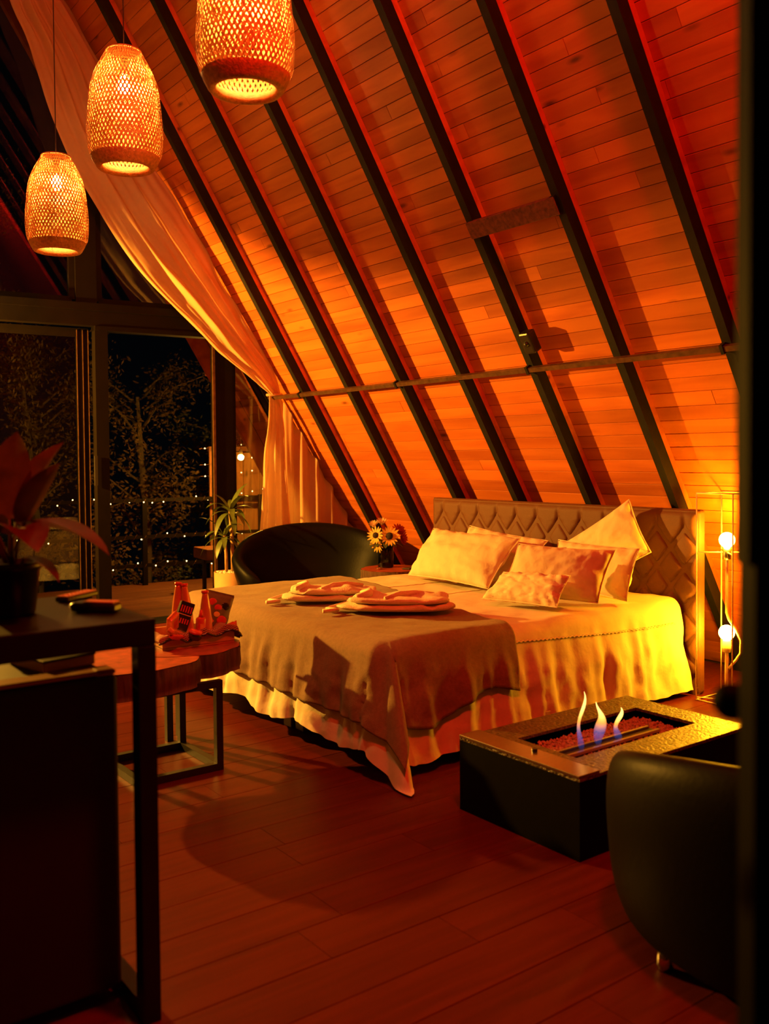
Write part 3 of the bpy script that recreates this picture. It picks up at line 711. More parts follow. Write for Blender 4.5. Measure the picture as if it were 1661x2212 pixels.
# ------------------------------------------------------------------ fire table
FR = radians(1.0)
fx0, fx1, fy0, fy1, fz = 2.60, 3.70, 2.29, 2.955, .31
ft = T('fire_table', 'low black fire table with a speckled stone top and burning slot', 'fire table', ((fx0+fx1)/2, (fy0+fy1)/2, 0))
fb = MB(); wll = .03
fb.box(((fx0+fx1)/2, fy0+wll/2, .148), (fx1-fx0, wll, .296)); fb.box(((fx0+fx1)/2, fy1-wll/2, .148), (fx1-fx0, wll, .296))
fb.box((fx0+wll/2, (fy0+fy1)/2, .148), (wll, fy1-fy0-2*wll, .296)); fb.box((fx1-wll/2, (fy0+fy1)/2, .148), (wll, fy1-fy0-2*wll, .296))
P('box', fb, M_DARKBOX, ft)
qx0, qx1, qy0, qy1 = 2.775, 3.555, 2.46, 2.785
top = MB()
for (a, b_, c_, d_) in ((fx0, fx1, fy0, qy0), (fx0, fx1, qy1, fy1), (fx0, qx0, qy0, qy1), (qx1, fx1, qy0, qy1)):
    top.box(((a+b_)/2, (c_+d_)/2, .304), (b_-a, d_-c_, .013))
P('stone_top', top, M_STONE, ft, label='speckled stone top frame')
P('steel_strip', MB().rbox((fx0+.055, (fy0+fy1)/2, .315), (.115, fy1-fy0, .012), .002), M_BRUSHED, ft, label='brushed steel strip along the end')
P('knob', MB().lathe([(.001,.332),(.012,.332),(.012,.321),(.001,.321)], 12, (fx0+.085, 2.60, 0)), M_BLACKPLASTIC, ft, smooth=False)
P('tray', MB().box(((qx0+qx1)/2, (qy0+qy1)/2, .21), (qx1-qx0+.01, qy1-qy0+.01, .02)), M_DARKBOX, ft)
gr = MB(); q = random.Random(5)
for k in range(1500):
    x = q.uniform(qx0+.01, qx1-.01); y = q.uniform(qy0+.01, qy1-.01)
    if abs(y-2.575) < .03 and 2.82 < x < 3.41: continue
    z = .262+.012*q.random(); r = q.uniform(.006, .011)
    an = q.uniform(0, 6.28); c_, s_ = cos(an)*r, sin(an)*r
    gr.add([(x+c_, y+s_, z), (x-s_, y+c_, z+.002), (x-c_, y-s_, z), (x+s_, y-c_, z-.002), (x, y, z+r*.9), (x, y, z-r*.7)], [(0,1,4),(1,2,4),(2,3,4),(3,0,4),(1,0,5),(2,1,5),(3,2,5),(0,3,5)])
P('gravel_bed', MB().box(((qx0+qx1)/2, (qy0+qy1)/2, .24), (qx1-qx0, qy1-qy0, .045)), M_PEBBLE, ft)
P('gravel', gr, M_PEBBLE, ft, kind='stuff')
bn = P('burner', MB().box((3.11, 2.575, .268), (.60, .062, .03)), M_BLACKMETAL, ft)
for y in (2.546, 2.604): P('burner_rail', MB().box((3.11, y, .286), (.60, .014, .012)), M_BRUSHED, bn)
def flame_mat():
    m = bpy.data.materials.new('flame'); m.use_nodes = True; N = m.node_tree.nodes; L = m.node_tree.links
    N.remove(N['Principled BSDF'])
    tc = N.new('ShaderNodeTexCoord'); sp = N.new('ShaderNodeSeparateXYZ'); L.new(tc.outputs['Generated'], sp.inputs[0])
    r = N.new('ShaderNodeValToRGB'); e = r.color_ramp.elements
    e[0].position = 0.; e[0].color = (.05,.10,.5,1); e[1].position = 1.; e[1].color = (1.,.55,.12,1)
    k = e.new(.3); k.color = (.12,.10,.28,1); k = e.new(.5); k.color = (.9,.28,.04,1); k = e.new(.7); k.color = (1.,.52,.10,1)
    L.new(sp.outputs[2], r.inputs[0])
    s = N.new('ShaderNodeValToRGB'); q_ = s.color_ramp.elements; q_[0].position = 0; q_[0].color = (.12,.12,.12,1); q_[1].position = .75; q_[1].color = (1,1,1,1); L.new(sp.outputs[2], s.inputs[0])
    em = N.new('ShaderNodeEmission'); L.new(r.outputs[0], em.inputs[0])
    mu = N.new('ShaderNodeMath'); mu.operation = 'MULTIPLY'; mu.inputs[1].default_value = 3.2; L.new(s.outputs[0], mu.inputs[0]); L.new(mu.outputs[0], em.inputs[1])
    t = N.new('ShaderNodeBsdfTransparent'); lw = N.new('ShaderNodeLayerWeight'); lw.inputs[0].default_value = .35
    mr = N.new('ShaderNodeMapRange'); mr.inputs[3].default_value = .95; mr.inputs[4].default_value = .05; L.new(lw.outputs['Facing'], mr.inputs[0])
    m2 = N.new('ShaderNodeMath'); m2.operation = 'MULTIPLY'; L.new(mr.outputs[0], m2.inputs[0]); L.new(s.outputs[0], m2.inputs[1])
    ms = N.new('ShaderNodeMixShader'); L.new(m2.outputs[0], ms.inputs[0]); L.new(t.outputs[0], ms.inputs[1]); L.new(em.outputs[0], ms.inputs[2]); L.new(ms.outputs[0], N['Material Output'].inputs[0])
    return m
M_FLAME = flame_mat()
for (x, zt_, bend, wid, lab) in ((2.93, .525, .5, .013, 'tall thin wavy flame at the left end of the burner'), (3.045, .47, -.4, .024, 'wide flame in the middle of the burner'), (3.165, .42, .5, .017, 'short pointed flame at the right end of the burner')):
    pts = []; rs = []; n = 16; h = zt_-.285
    for i in range(n+1):
        t = i/n
        pts.append(Vector((x+.018*sin(t*6.5+bend*4)*(.3+t), 2.575+.010*sin(t*5+1)*t, .284+h*t)))
        rs.append(max(wid*1.25*(.65+.2*sin(t*7+bend*3))*(1-t**3.0)*(1 if t > .05 else .6), .001))
    P('flame', MB().tube(pts, rs, 12), M_FLAME, None, smooth=True, label=lab, cat='flame', group='flames on the fire table')

# ------------------------------------------------------------------ tub chairs
def tub(name, label, loc, rz, rx, ry, zarm, zback, cat, lo=.80, z0=.10, seat=.36):
    root = T(name, label, cat, loc, rz)
    A = 2.25
    def shell(u, v):   # u round the shell, v round the section
        ph = lerp(-A, A, u)
        top_ = zarm+(zback-zarm)*max(cos(ph/A*pi/2), 0)**1.1
        endk = min(1., (1-abs(ph)/A)/.12); endk = sqrt(max(1-(1-endk)**2, 0.004))
        th = .15*endk
        w_ = 2*pi*v
        # section: tall rounded slab, leaning outwards with height
        cz = (z0+top_)/2; hz = (top_-z0)/2
        if endk < 1: hz *= (.75+.25*endk)
        sx = math.copysign(abs(cos(w_))**.8, cos(w_)); sz = math.copysign(abs(sin(w_))**.75, sin(w_))
        z = cz+hz*sz
        lean = lerp(lo, 1.02, min(max((z-.1)/.5, 0), 1))
        off = th/2*sx
        X = (rx*lean-.07+off)*sin(ph); Y = (ry*lean-.07+off)*cos(ph)
        return Vector((X, Y, z))
    sh = P('shell', MB().grid(lambda a, b: shell(b, a), 36, 72, True), M_LEATHER, root, smooth=True, local=True)
    def seatf(u, v):
        an = 2*pi*u; ph = pi*(v-.5); k = cos(ph)**.4
        return Vector(((rx-.16)*k*cos(an), (ry-.14)*k*sin(an)-.06, seat-.07+.09*sin(ph)))
    P('seat_cushion', MB().grid(seatf, 40, 16, True), M_LEATHER, root, smooth=True, local=True)
    P('seat_base', MB().lathe([(.001,.06),(lo-.08,.06),(lo,.12),(lo,.28),(.001,.28)], 40), M_LEATHER, root, smooth=True, local=True).scale = (rx*.95, ry*.92, 1)
    for x, y in ((.62,.6),(-.62,.6),(.62,-.6),(-.62,-.6)):
        P('foot', MB().lathe([(.001,0),(.022,0),(.026,.02),(.018,.075),(.001,.075)], 12, (x*rx, y*ry, 0)), M_CHROME, root, smooth=True, local=True, label='short chrome foot')
    return root
# local +Y is the back of the chair
tub('tub_sofa', 'wide black leather tub sofa in the corner by the curtain', (4.52, 7.12, 0), radians(-27), .735, .50, .46, .885, 'sofa')
tub('tub_chair', 'black leather tub chair in the dark foreground beside the fire table', (2.74, 1.36, 0), radians(110), .72, .60, .36, .69, 'chair', lo=.97, z0=.05, seat=.38)

# ------------------------------------------------------------------ side table and flowers by the headboard
def log_slice(r, th, z, seed, squash=(1,1), n=48):
    top_, side = MB(), MB(); pr = []
    for k in range(n):
        a = 2*pi*k/n; rr_ = r*(1+.05*fbm((cos(a)*1.3, sin(a)*1.3, seed), 1.)*2+.012*sin(a*9+seed))
        pr.append((rr_*cos(a)*squash[0], rr_*sin(a)*squash[1]))
    top_.add([(x*.985, y*.985, z) for x, y in pr]+[(x*.975, y*.975, z-.004) for x, y in pr], [tuple(range(n))]+[(k, n+k, n+(k+1) % n, (k+1) % n) for k in range(n)])
    rings = 6; vs = []
    for j in range(rings):
        t = j/(rings-1); zz_ = z-.003-(th-.003)*t
        for k, (x, y) in enumerate(pr):
            w_ = 1+.012*sin(k*2.1+seed)+.018*fbm((k*.9, t*2, seed), 1.)-.02*abs(t-.5)
            vs.append((x*w_, y*w_, zz_))
    side.add(vs, [(j*n+k, j*n+(k+1) % n, (j+1)*n+(k+1) % n, (j+1)*n+k) for j in range(rings-1) for k in range(n)]+[tuple((rings-1)*n+k for k in range(n))[::-1]])
    return top_, side
st = T('side_table', 'round dark log-slice side table beside the headboard', 'table', (4.93, 6.49, 0))
a, b = log_slice(.275, .085, .525, 3.3)
P('top', a, M_SLABTOP, st, local=True); P('bark_edge', b, M_BARK, st, local=True, smooth=True)
for k in range(3):
    an = 2*pi*k/3+.4
    P('leg', MB().tube([(.2*cos(an), .2*sin(an), .44), (.24*cos(an), .24*sin(an), 0)], .012, 8), M_BLACKMETAL, st, local=True)
vx, vy = 4.93, 6.58
vz = T('flower_vase', 'glass vase of sunflowers and red blooms on the side table', 'vase', (vx, vy, .5255))
P('glass', MB().lathe([(.001,.002),(.066,.002),(.07,.01),(.07,.21),(.067,.21),(.067,.016),(.001,.016)], 28), M_VASEGLASS, vz, local=True, smooth=True)
P('water', MB().lathe([(.001,.018),(.064,.018),(.064,.12),(.001,.12)], 24), M_VASEGLASS, vz, local=True, smooth=True)
hv = Vector((-.60, -.80, 0))   # towards the camera
rv = Vector((.80, -.60, 0))
def flower(c, nn, r, petals, pm, disc, name, lab, layers=1, cup=.25):
    nn = nn.normalized(); e1 = nn.orthogonal().normalized(); e2 = nn.cross(e1)
    o = P(name, MB().sphere(c, disc, 12, 8, (1,1,1)), M_SEED if name == 'sunflower_head' else pm, vz, local=True, smooth=True, label=lab)
    for ly in range(layers):
        for k in range(petals):
            an = 2*pi*(k+.5*ly)/petals+random.uniform(-.08,.08); d = e1*cos(an)+e2*sin(an); sdir = nn.cross(d)
            R = r*(1-.22*ly)*random.uniform(.9,1.05); wd = R*(.22 if layers == 1 else .34)
            cc = cup+.35*ly
            pts = []
            for t, wk in ((.25,.5),(.55,1.),(.8,.8),(1.,.05)):
                base = c+d*R*t+nn*(cc*R*t*t-.1*R*t); pts += [base-sdir*wd*wk*.5+nn*.002, base+sdir*wd*wk*.5+nn*.002]
            P('petal', MB().add(pts, [(0,1,3,2),(2,3,5,4),(4,5,7,6)]), pm, o, smooth=True, local=True)
    return o
V = Vector
fz_ = .30
flower(rv*.035+hv*.10+V((0,0,.285)), hv+V((.05,0,.15)), .095, 17, M_YELLOWPETAL, .033, 'sunflower_head', 'open sunflower facing the room')
flower(rv*-.085+hv*.08+V((0,0,.29)), hv*.8-rv*.5+V((0,0,.25)), .085, 15, M_YELLOWPETAL, .028, 'sunflower_head', 'sunflower turned to the left')
flower(rv*-.075+hv*.06+V((0,0,.21)), hv*.6-rv*.6+V((0,0,-.3)), .08, 14, M_YELLOWPETAL, .024, 'sunflower_head', 'drooping sunflower low on the left')
flower(rv*.12+hv*.04+V((0,0,.33)), hv*.5+rv*.4+V((0,0,.6)), .075, 12, M_REDPETAL, .02, 'red_bloom', 'dark red bloom', 3)
flower(rv*.15+hv*.03+V((0,0,.26)), hv*.4+rv*.8+V((0,0,.2)), .07, 12, M_REDPETAL, .02, 'red_bloom', 'dark red bloom on the right', 3)
flower(rv*-.03+hv*0+V((0,0,.39)), V((0,0,1))+hv*.4, .055, 9, M_PALEPETAL, .018, 'pale_rose', 'pale rose at the top', 3, .7)
flower(rv*-.10+hv*0+V((0,0,.37)), V((0,0,1))+hv*.5-rv*.3, .05, 9, M_PALEPETAL, .018, 'pale_rose', 'pale rose at the top left', 3, .7)
for k in range(9):
    an = 2*pi*k/9; P('stem', MB().tube([(.02*cos(an+2), .02*sin(an+2), .02), (.03*cos(an), .03*sin(an), .18), (.07*cos(an), .07*sin(an), .30)], .004, 6), M_GREEN, vz, local=True)
def leaf_strip(p0, dirv, ln, wd, droop, n=7, up=Vector((0,0,1)), tip=.02, fold=.15):
    dirv = dirv.normalized(); side = dirv.cross(up).normalized(); vs = []; fs = []
    pos = Vector(p0); d = dirv.copy()
    for i in range(n+1):
        t = i/n; w_ = wd*(sin(pi*min(t*.86+.14, 1))**.8)*.5+tip*wd*(1-t)
        nn = side.cross(d).normalized()
        vs += [pos-side*w_+nn*fold*w_, pos, pos+side*w_+nn*fold*w_]
        d = (d+Vector((0,0,-1))*droop/n).normalized(); pos = pos+d*ln/n
        if i: j = 3*(i-1); fs += [(j,j+1,j+4,j+3),(j+1,j+2,j+5,j+4)]
    return MB().add(vs, fs)
for k in range(10):
    an = 2*pi*k/10+.3; P('leaf', leaf_strip((.06*cos(an), .06*sin(an), .22), V((cos(an), sin(an), .1)), .11, .05, .8, 5), M_GREEN, vz, local=True, smooth=True)
t = T('phone', 'dark flat phone lying on the side table', 'phone', (5.03, 6.36, .5255), radians(25))
P('body', MB().rbox((0,0,.006), (.16,.075,.011), .004), M_BLACKPLASTIC, t, local=True); P('screen', MB().box((0,0,.0118), (.145,.066,.001)), M_BLACKMETAL, t, local=True)
t = T('metal_dish', 'small shiny dish on the side table left of the vase', 'dish', (4.80, 6.50, .5255))
P('bowl', MB().lathe([(.001,.002),(.02,.002),(.032,.012),(.03,.013),(.018,.005),(.001,.005)], 18), M_CHROME, t, local=True, smooth=True)
P('lip', MB().tube([(.031*cos(2*pi*k/20), .031*sin(2*pi*k/20), .0125) for k in range(21)], .0015, 5, False), M_CHROME, t, local=True, smooth=True)

# ------------------------------------------------------------------ dracaena in a terracotta planter
dp = T('potted_dracaena', 'two-stemmed dracaena in a terracotta pot with white pebbles', 'plant', (3.985, 7.73, 0))
P('pot', MB().lathe([(.001,.0),(.128,.0),(.132,.01),(.138,.455),(.130,.455),(.127,.43),(.001,.43)], 32), M_TERRA, dp, local=True, smooth=True)
q = random.Random(8); b = MB()
for k in range(90):
    an = q.uniform(0, 6.28); r = .12*sqrt(q.random()); b.sphere((r*cos(an), r*sin(an), .447+.008*q.random()), q.uniform(.008,.014), 6, 4, (1,1,.7))
P('pebbles', b, M_WHITEPEB, dp, local=True, kind='stuff', smooth=True)
stems = [((-.02,.012), (-.034,.02,.80), .014), ((.03,-.02), (.012,-.01,1.02), .0165)]
for (bx, by), tp, r in stems:
    P('stem', MB().tube([(bx,by,.43), ((bx+tp[0])/2+.006, (by+tp[1])/2, (.43+tp[2])/2), tp], [r*1.1, r, r*.95], 10), M_STEM, dp, local=True, smooth=True)
def rosette(c, n, ln, wd, seed):
    q = random.Random(seed)
    for k in range(n):
        an = 2.399*k+q.uniform(-.2,.2); el = lerp(1.25, -.05, k/n)
        P('leaf', leaf_strip(Vector(c)+Vector((.012*cos(an), .012*sin(an), -.05*k/n)), Vector((cos(an)*cos(el), sin(an)*cos(el), sin(el))), ln*q.uniform(.8,1.1), wd, 1.3+1.2*k/n, 8), M_LEAF, dp, local=True, smooth=True)
rosette((.012,-.01,1.03), 16, .30, .058, 2); rosette((-.034,.02,.80), 13, .27, .052, 5)

# ------------------------------------------------------------------ log-slice table with the snack tray
lt = T('log_table', 'table of two joined log slices on black metal legs', 'table', (1.95, 4.35, 0))
def slab_at(dx, dy, r, seed, zt, th, sq=(1,1)):
    a, b = log_slice(r, th, zt, seed, sq)
    sh_ = lambda m_: [(v[0]+dx, v[1]+dy, v[2]) for v in m_.v]
    a.v = sh_(a); b.v = sh_(b)
    o = P('slab', a, M_SLABTOP, lt, local=True); P('bark', b, M_BARK, o, local=True, smooth=True)
slab_at(-.29, -.10, .325, 9.1, .55, .125)
slab_at(.055, .045, .285, 14.7, .552, .115)
def frame(cx, cy, hx, hy, w_, h):
    for sx in (-1,1):
        for sy in (-1,1): P('leg', MB().box((cx+sx*hx, cy+sy*hy, h/2), (w_, w_, h)), M_BLACKMETAL, lt, local=True)
        P('base_bar', MB().box((cx+sx*hx, cy, w_/2+.001), (w_, 2*hy-w_, w_)), M_BLACKMETAL, lt, local=True)
    for sy in (-1,1):
        P('base_bar', MB().box((cx, cy+sy*hy, w_/2+.001), (2*hx-w_, w_, w_)), M_BLACKMETAL, lt, local=True)
        P('top_bar', MB().box((cx, cy+sy*hy, h-w_/2), (2*hx-w_, w_, w_)), M_BLACKMETAL, lt, local=True)
frame(-.13, -.09, .20, .21, .034, .435)
P('leg', MB().box((.155, .33, .2185), (.034,.034,.437)), M_BLACKMETAL, lt, local=True)
P('leg', MB().box((.07, .28, .2185), (.034,.034,.437)), M_BLACKMETAL, lt, local=True)

# tray, cloth and what lies in it
ZT = .553
tr = T('snack_tray', 'shallow pine tray lined with a checked cloth on the log table', 'tray', (2.055, 4.455, ZT), radians(-3))
tw, td, thh = .385, .30, .058
P('base', MB().box((0,0,.006), (tw,td,.012)), M_TRAY, tr, local=True)
for a in (((0,-td/2+.006,thh/2+.006),(tw,.012,thh)),((0,td/2-.006,thh/2+.006),(tw,.012,thh)),((-tw/2+.006,0,thh/2+.006),(.012,td-.024,thh)),((tw/2-.006,0,thh/2+.006),(.012,td-.024,thh))):
    P('side', MB().box(*a), M_TRAY, tr, local=True)
def cloth(u, v):
    x = lerp(-tw/2-.03, tw/2+.07, u); y = lerp(-td/2-.045, td/2+.02, v)
    ox = max(abs(x)-(tw/2-.012), 0); oy = max(-y-(td/2-.012), 0)
    z = .022
    k = max(ox, oy)
    z = lerp(.022, .074, sm(-.05, .0, max(abs(x)-(tw/2-.012), -y-(td/2-.012))))
    z -= .9*max(k-.025, 0)+0
    z += .012*sin(x*42+1)*sm(.0,.02,k)+.006*fbm((x*16,y*16,3),1.)*sm(.01,.05,z)
    if oy > 0 and x > .02: z += .010
    yy = y if oy < .02 else -(td/2-.012)-.02-.2*(oy-.02)
    return Vector((x if ox < .03 else math.copysign(tw/2-.012+.03+.3*(ox-.03), x), yy-.006*sin(x*42)*sm(0,.02,oy), max(z, .014)))
cb = MB().grid(cloth, 60, 44); ck = P('checked_cloth', cb, M_GINGHAM, None, smooth=True, label='black and red checked cloth lining the snack tray', cat='cloth')
ck.matrix_basis = Matrix.Translation((2.055, 4.455, ZT)) @ Matrix.Rotation(radians(-3), 4, 'Z')
b = MB(); b.tube([cloth(i/60, 0)+Vector((0,-.003,.002)) for i in range(61)], .006, 6); P('ruffle', b, M_BLACKWRAP, ck, local=True, smooth=True, label='black ruffled edge')
b = MB(); b.tube([cloth(1, i/40)+Vector((.003,0,.002)) for i in range(41)], .006, 6); P('ruffle', b, M_BLACKWRAP, ck, local=True, smooth=True, label='black ruffled edge')
ZC = ZT+.026
def place(o, loc, rx=0, ry=0, rz=0):
    o.matrix_basis = Matrix.Translation(Vector(loc)+Vector((.045,-.03,0))) @ Matrix.Rotation(rz, 4, 'Z') @ Matrix.Rotation(ry, 4, 'Y') @ Matrix.Rotation(rx, 4, 'X')
def bottle(loc, tilt, rz, h, label):
    o = T('drink_bottle', label, 'bottle', (0,0,0), group='drink bottles in the snack tray')
    P('glass_body', MB().lathe([(.001,0),(.030,0),(.033,.01),(.032,h*.35),(.026,h*.65),(.0165,h*.90),(.016,h*.955),(.001,h*.955)], 20), M_JUICE, o, local=True, smooth=True)
    P('cap', MB().lathe([(.001,h*.95),(.019,h*.95),(.0195,h*.955),(.0195,h*.995),(.017,h),(.001,h)], 20), M_REDPLASTIC, o, local=True, smooth=True, label='red screw cap')
    place(o, loc, tilt, 0, rz)
bottle((2.095,4.445,ZC), radians(-2), 0, .235, 'peach drink bottle standing upright nearest in the tray')
bottle((2.03,4.52,ZC), radians(-7), radians(10), .27, 'peach drink bottle leaning behind the black chocolate box')
bottle((1.985,4.565,ZC), radians(-4), radians(-60), .275, 'drink bottle farthest back in the tray, only its cap showing')
o = T('chocolate_box', 'black chocolate box with red bands leaning in the tray', 'box', (0,0,0))
P('carton', MB().rbox((0,0,.075), (.075,.035,.15), .004), M_BLACKWRAP, o, local=True)
for z, h in ((.112,.034),(.05,.026)):
    for k in range(5): P('letter_bar', MB().box((-.026+.013*k, -.0182, z), (.007,.001,h)), M_REDPRINT, o, local=True, label='red lettering')
P('band', MB().box((0,-.0182,.083), (.07,.001,.004)), M_CREAM, o, local=True)
place(o, (1.955,4.475,ZC+.04), radians(-10), radians(22), radians(-12))
o = T('crisp_packet', 'grey-green crisp packet with red shapes standing at the tray end', 'packet', (0,0,0))
def bag(w_, h, t_, sd):
    def side(sg): return lambda u, v: Vector(((u-.5)*w_*(1-.06*sin(pi*v)), sg*t_*(sin(pi*u)**.5)*(sin(pi*v)**.6)+.004*fbm((u*6,v*6,sd),1.), v*h))
    b = MB(); b.grid(side(1), 18, 22); b.uv = None; b.grid(side(-1), 18, 22); return b
P('pouch', bag(.17,.205,.026,4), M_GREYWRAP, o, local=True, smooth=True)
for (x, z, r, mt_) in ((-.035,.155,.024,M_REDPRINT),(.0,.13,.022,M_REDPRINT),(.035,.07,.03,M_REDPRINT),(-.03,.06,.026,M_ORANGEPLASTIC),(.04,.145,.026,M_BLACKWRAP),(.0,.095,.018,M_CREAM),(.03,.04,.02,M_REDPRINT)):
    P('printed_shape', MB().sphere((x,-.025*sin(pi*min(max(z/.205,0),1))**.6*sin(pi*(x/.17+.5))**.5-.002,z), r, 10, 6, (1,.12,.8)), mt_, o, local=True, smooth=True)
P('crimped_seal', MB().box((0,0,.207), (.165,.004,.012)), M_GREYWRAP, o, local=True)
place(o, (2.165,4.535,ZC), radians(-6), radians(17), radians(-8))
o = T('sauce_bottle', 'small red flat bottle with a red nozzle at the front of the tray', 'bottle', (0,0,0))
P('body', MB().rbox((0,0,.055), (.05,.034,.11), .012, seg=3), M_REDPLASTIC, o, local=True, smooth=True); P('nozzle', MB().lathe([(.001,.108),(.014,.108),(.010,.125),(.007,.146),(.001,.148)], 14), M_REDPLASTIC, o, local=True, smooth=True)
P('label_panel', MB().box((.0,-.0178,.05), (.03,.001,.05)), M_ORANGEPLASTIC, o, local=True)
place(o, (2.035,4.39,ZC), radians(-5), radians(6), radians(8))
for loc, rot, sz, mt_, lab in (((1.905,4.44,ZC+.05),(radians(20),radians(-25),radians(30)),(.075,.035,.10),M_ORANGEPLASTIC,'orange snack pack at the left end of the tray'),
                       ((1.93,4.39,ZC+.035),(radians(70),radians(35),radians(-55)),(.035,.03,.17),M_ORANGEPLASTIC,'long orange wafer bar lying across the tray'),
                       ((1.955,4.375,ZC+.018),(radians(75),radians(30),radians(-60)),(.03,.026,.17),M_REDPLASTIC,'long red wafer bar below the orange one'),
                       ((2.19,4.42,ZC+.02),(0,radians(80),radians(20)),(.05,.03,.08),M_REDPLASTIC,'small red packet at the right end of the tray')):
    o = T('snack_pack', lab, 'packet', (0,0,0), group='wrapped snacks in the tray')
    P('wrapper', MB().rbox((0,0,sz[2]/2), sz, .008), mt_, o, local=True); P('end_crimp', MB().box((0,0,sz[2]+.006), (sz[0]*.95,.003,.014)), mt_, o, local=True); P('print', MB().box((0,-sz[1]/2-.0006,sz[2]/2), (sz[0]*.5,.001,sz[2]*.5)), M_CREAM if mt_ is M_REDPLASTIC else M_REDPRINT, o, local=True)
    place(o, loc, *rot)
o = T('jam_jar', 'squat jar with a shiny red lid lying at the tray front', 'jar', (0,0,0))
P('jar_body', MB().lathe([(.001,0),(.03,0),(.034,.008),(.034,.028),(.03,.034),(.001,.034)], 20), M_BLACKWRAP, o, local=True, smooth=True); P('lid', MB().lathe([(.001,.046),(.03,.045),(.0345,.041),(.0345,.032),(.001,.032)], 20), M_REDPLASTIC, o, local=True, smooth=True)
place(o, (1.975,4.335,ZC+.014), radians(12), radians(8), 0)

# ------------------------------------------------------------------ bar counter, fridge and what stands there
ct = T('bar_counter', 'black bar counter with a slab leg at the left edge', 'counter', (.3, 2.6, 0))
P('top', MB().rbox((.25, 2.605, 1.045), (1.46, .57, .07), .004), M_COUNTER, ct)
P('leg', MB().rbox((.955, 2.345, .505), (.05, .05, 1.01), .003), M_COUNTER, ct); P('leg', MB().rbox((.955, 2.865, .505), (.05, .05, 1.01), .003), M_COUNTER, ct)
P('leg', MB().rbox((-.45, 2.345, .505), (.05, .05, 1.01), .003), M_COUNTER, ct); P('leg', MB().rbox((-.45, 2.865, .505), (.05, .05, 1.01), .003), M_COUNTER, ct)
P('rail', MB().box((.955, 2.605, .03), (.046, .47, .05)), M_COUNTER, ct)
fd = T('mini_fridge', 'dark mini fridge with a top edge coloured as if lit, under the counter', 'fridge', (.62, 2.72, 0))
P('cabinet', MB().rbox((.655, 2.74, .46), (.55, .40, .90), .012), M_FRIDGE, fd)
P('door', MB().rbox((.655, 2.50, .475), (.555, .055, .87), .012), M_FRIDGE, fd)
P('top_trim', MB().rbox((.655, 2.515, .918), (.55, .07, .012), .004), M_FRIDGETRIM, fd); P('hinge_cap', MB().rbox((.90, 2.50, .917), (.05, .04, .018), .005), M_FRIDGETRIM, fd)
for x in (.42,.84): P('foot', MB().box((x, 2.74, .008), (.04,.3,.016)), M_BLACKPLASTIC, fd)
o = T('flat_box', 'thin flat box lying on top of the fridge', 'box', (.83, 2.72, .9105), radians(12))
P('tray', MB().rbox((0,0,.014), (.16,.2,.028), .004), M_FRIDGETRIM, o, local=True); P('lid', MB().rbox((0,0,.031), (.163,.203,.006), .002), M_FRIDGE, o, local=True)
ZK = 1.0805
o = T('remote_control', 'remote control with pale buttons farther back on the counter', 'remote', (.93, 2.79, ZK), radians(35))
P('body', MB().rbox((0,0,.009), (.15,.045,.017), .005), M_BLACKPLASTIC, o, local=True)
P('face', MB().box((0,0,.0178), (.14,.038,.001)), M_FRIDGETRIM, o, local=True)
for i in range(7):
    for j in range(2): P('button', MB().sphere((-.055+.018*i, -.009+.018*j, .0185), .0045, 6, 4, (1,1,.5)), M_BTN, o, local=True)
o = T('black_gadget', 'black handheld device lying near the counter corner', 'device', (.892, 2.52, ZK), radians(-48))
P('body', MB().rbox((0,0,.014), (.13,.05,.026), .008), M_BLACKPLASTIC, o, local=True, smooth=False); P('top_plate', MB().rbox((.015,0,.029), (.09,.036,.004), .0015), M_FRIDGETRIM, o, local=True); P('round_end', MB().sphere((-.06,0,.014), .018, 12, 8, (1,1,.7)), M_BLACKPLASTIC, o, local=True, smooth=True)
pl = T('potted_red_plant', 'dark red-leaved plant in a black pot on the counter', 'plant', (.695, 2.625, ZK))
P('pot', MB().lathe([(.001,0),(.060,0),(.064,.01),(.076,.125),(.082,.125),(.082,.145),(.074,.145),(.070,.12),(.001,.12)], 28), M_BLACKPLASTIC, pl, local=True, smooth=True)
P('soil', MB().lathe([(.001,.122),(.070,.122),(.070,.11)], 20), M_SOIL, pl, local=True)
q = random.Random(21)
def big_leaf(base, tipdir, ln, wd, droop, stem_top):
    P('stalk', MB().tube([(base[0],base[1],.12), ((base[0]+stem_top[0])/2,(base[1]+stem_top[1])/2,(.12+stem_top[2])/2), stem_top], [.005,.004,.003], 6), M_REDLEAF, pl, local=True, smooth=True)
    P('leaf', leaf_strip(stem_top, Vector(tipdir), ln*1.2, wd*1.35, droop, 10, fold=.35), M_REDLEAF, pl, local=True, smooth=True)
R3, H3 = Vector((.8,-.6,0)), Vector((-.6,-.8,0))
def L3(r, h, z): return R3*r+H3*h+Vector((0,0,z))
big_leaf((0,0), L3(.12,.1,1), .20, .10, .5, tuple(L3(.0,0,.26)))
big_leaf((.01,.01), L3(.9,.1,.15), .22, .085, .9, tuple(L3(.035,.0,.24)))
big_leaf((-.01,0), L3(.45,.2,.9), .17, .075, .5, tuple(L3(.05,.02,.25)))
big_leaf((0,.01), L3(-.5,.3,.9), .22, .11, .9, tuple(L3(-.05,.0,.26)))
big_leaf((0,.01), L3(-.9,.1,.3), .22, .11, .9, tuple(L3(-.05,.0,.22)))
big_leaf((.01,0), L3(.5,.6,.5), .18, .09, 1.4, tuple(L3(.02,.04,.22)))
big_leaf((.01,0), L3(-.2,.8,.5), .18, .10, 1.4, tuple(L3(-.02,.05,.24)))
big_leaf((.02,0), L3(.9,.3,.1), .11, .035, 1.2, tuple(L3(.05,.03,.155)))
big_leaf((0,.01), L3(.3,-.4,1), .21, .09, .6, tuple(L3(.01,-.03,.27)))

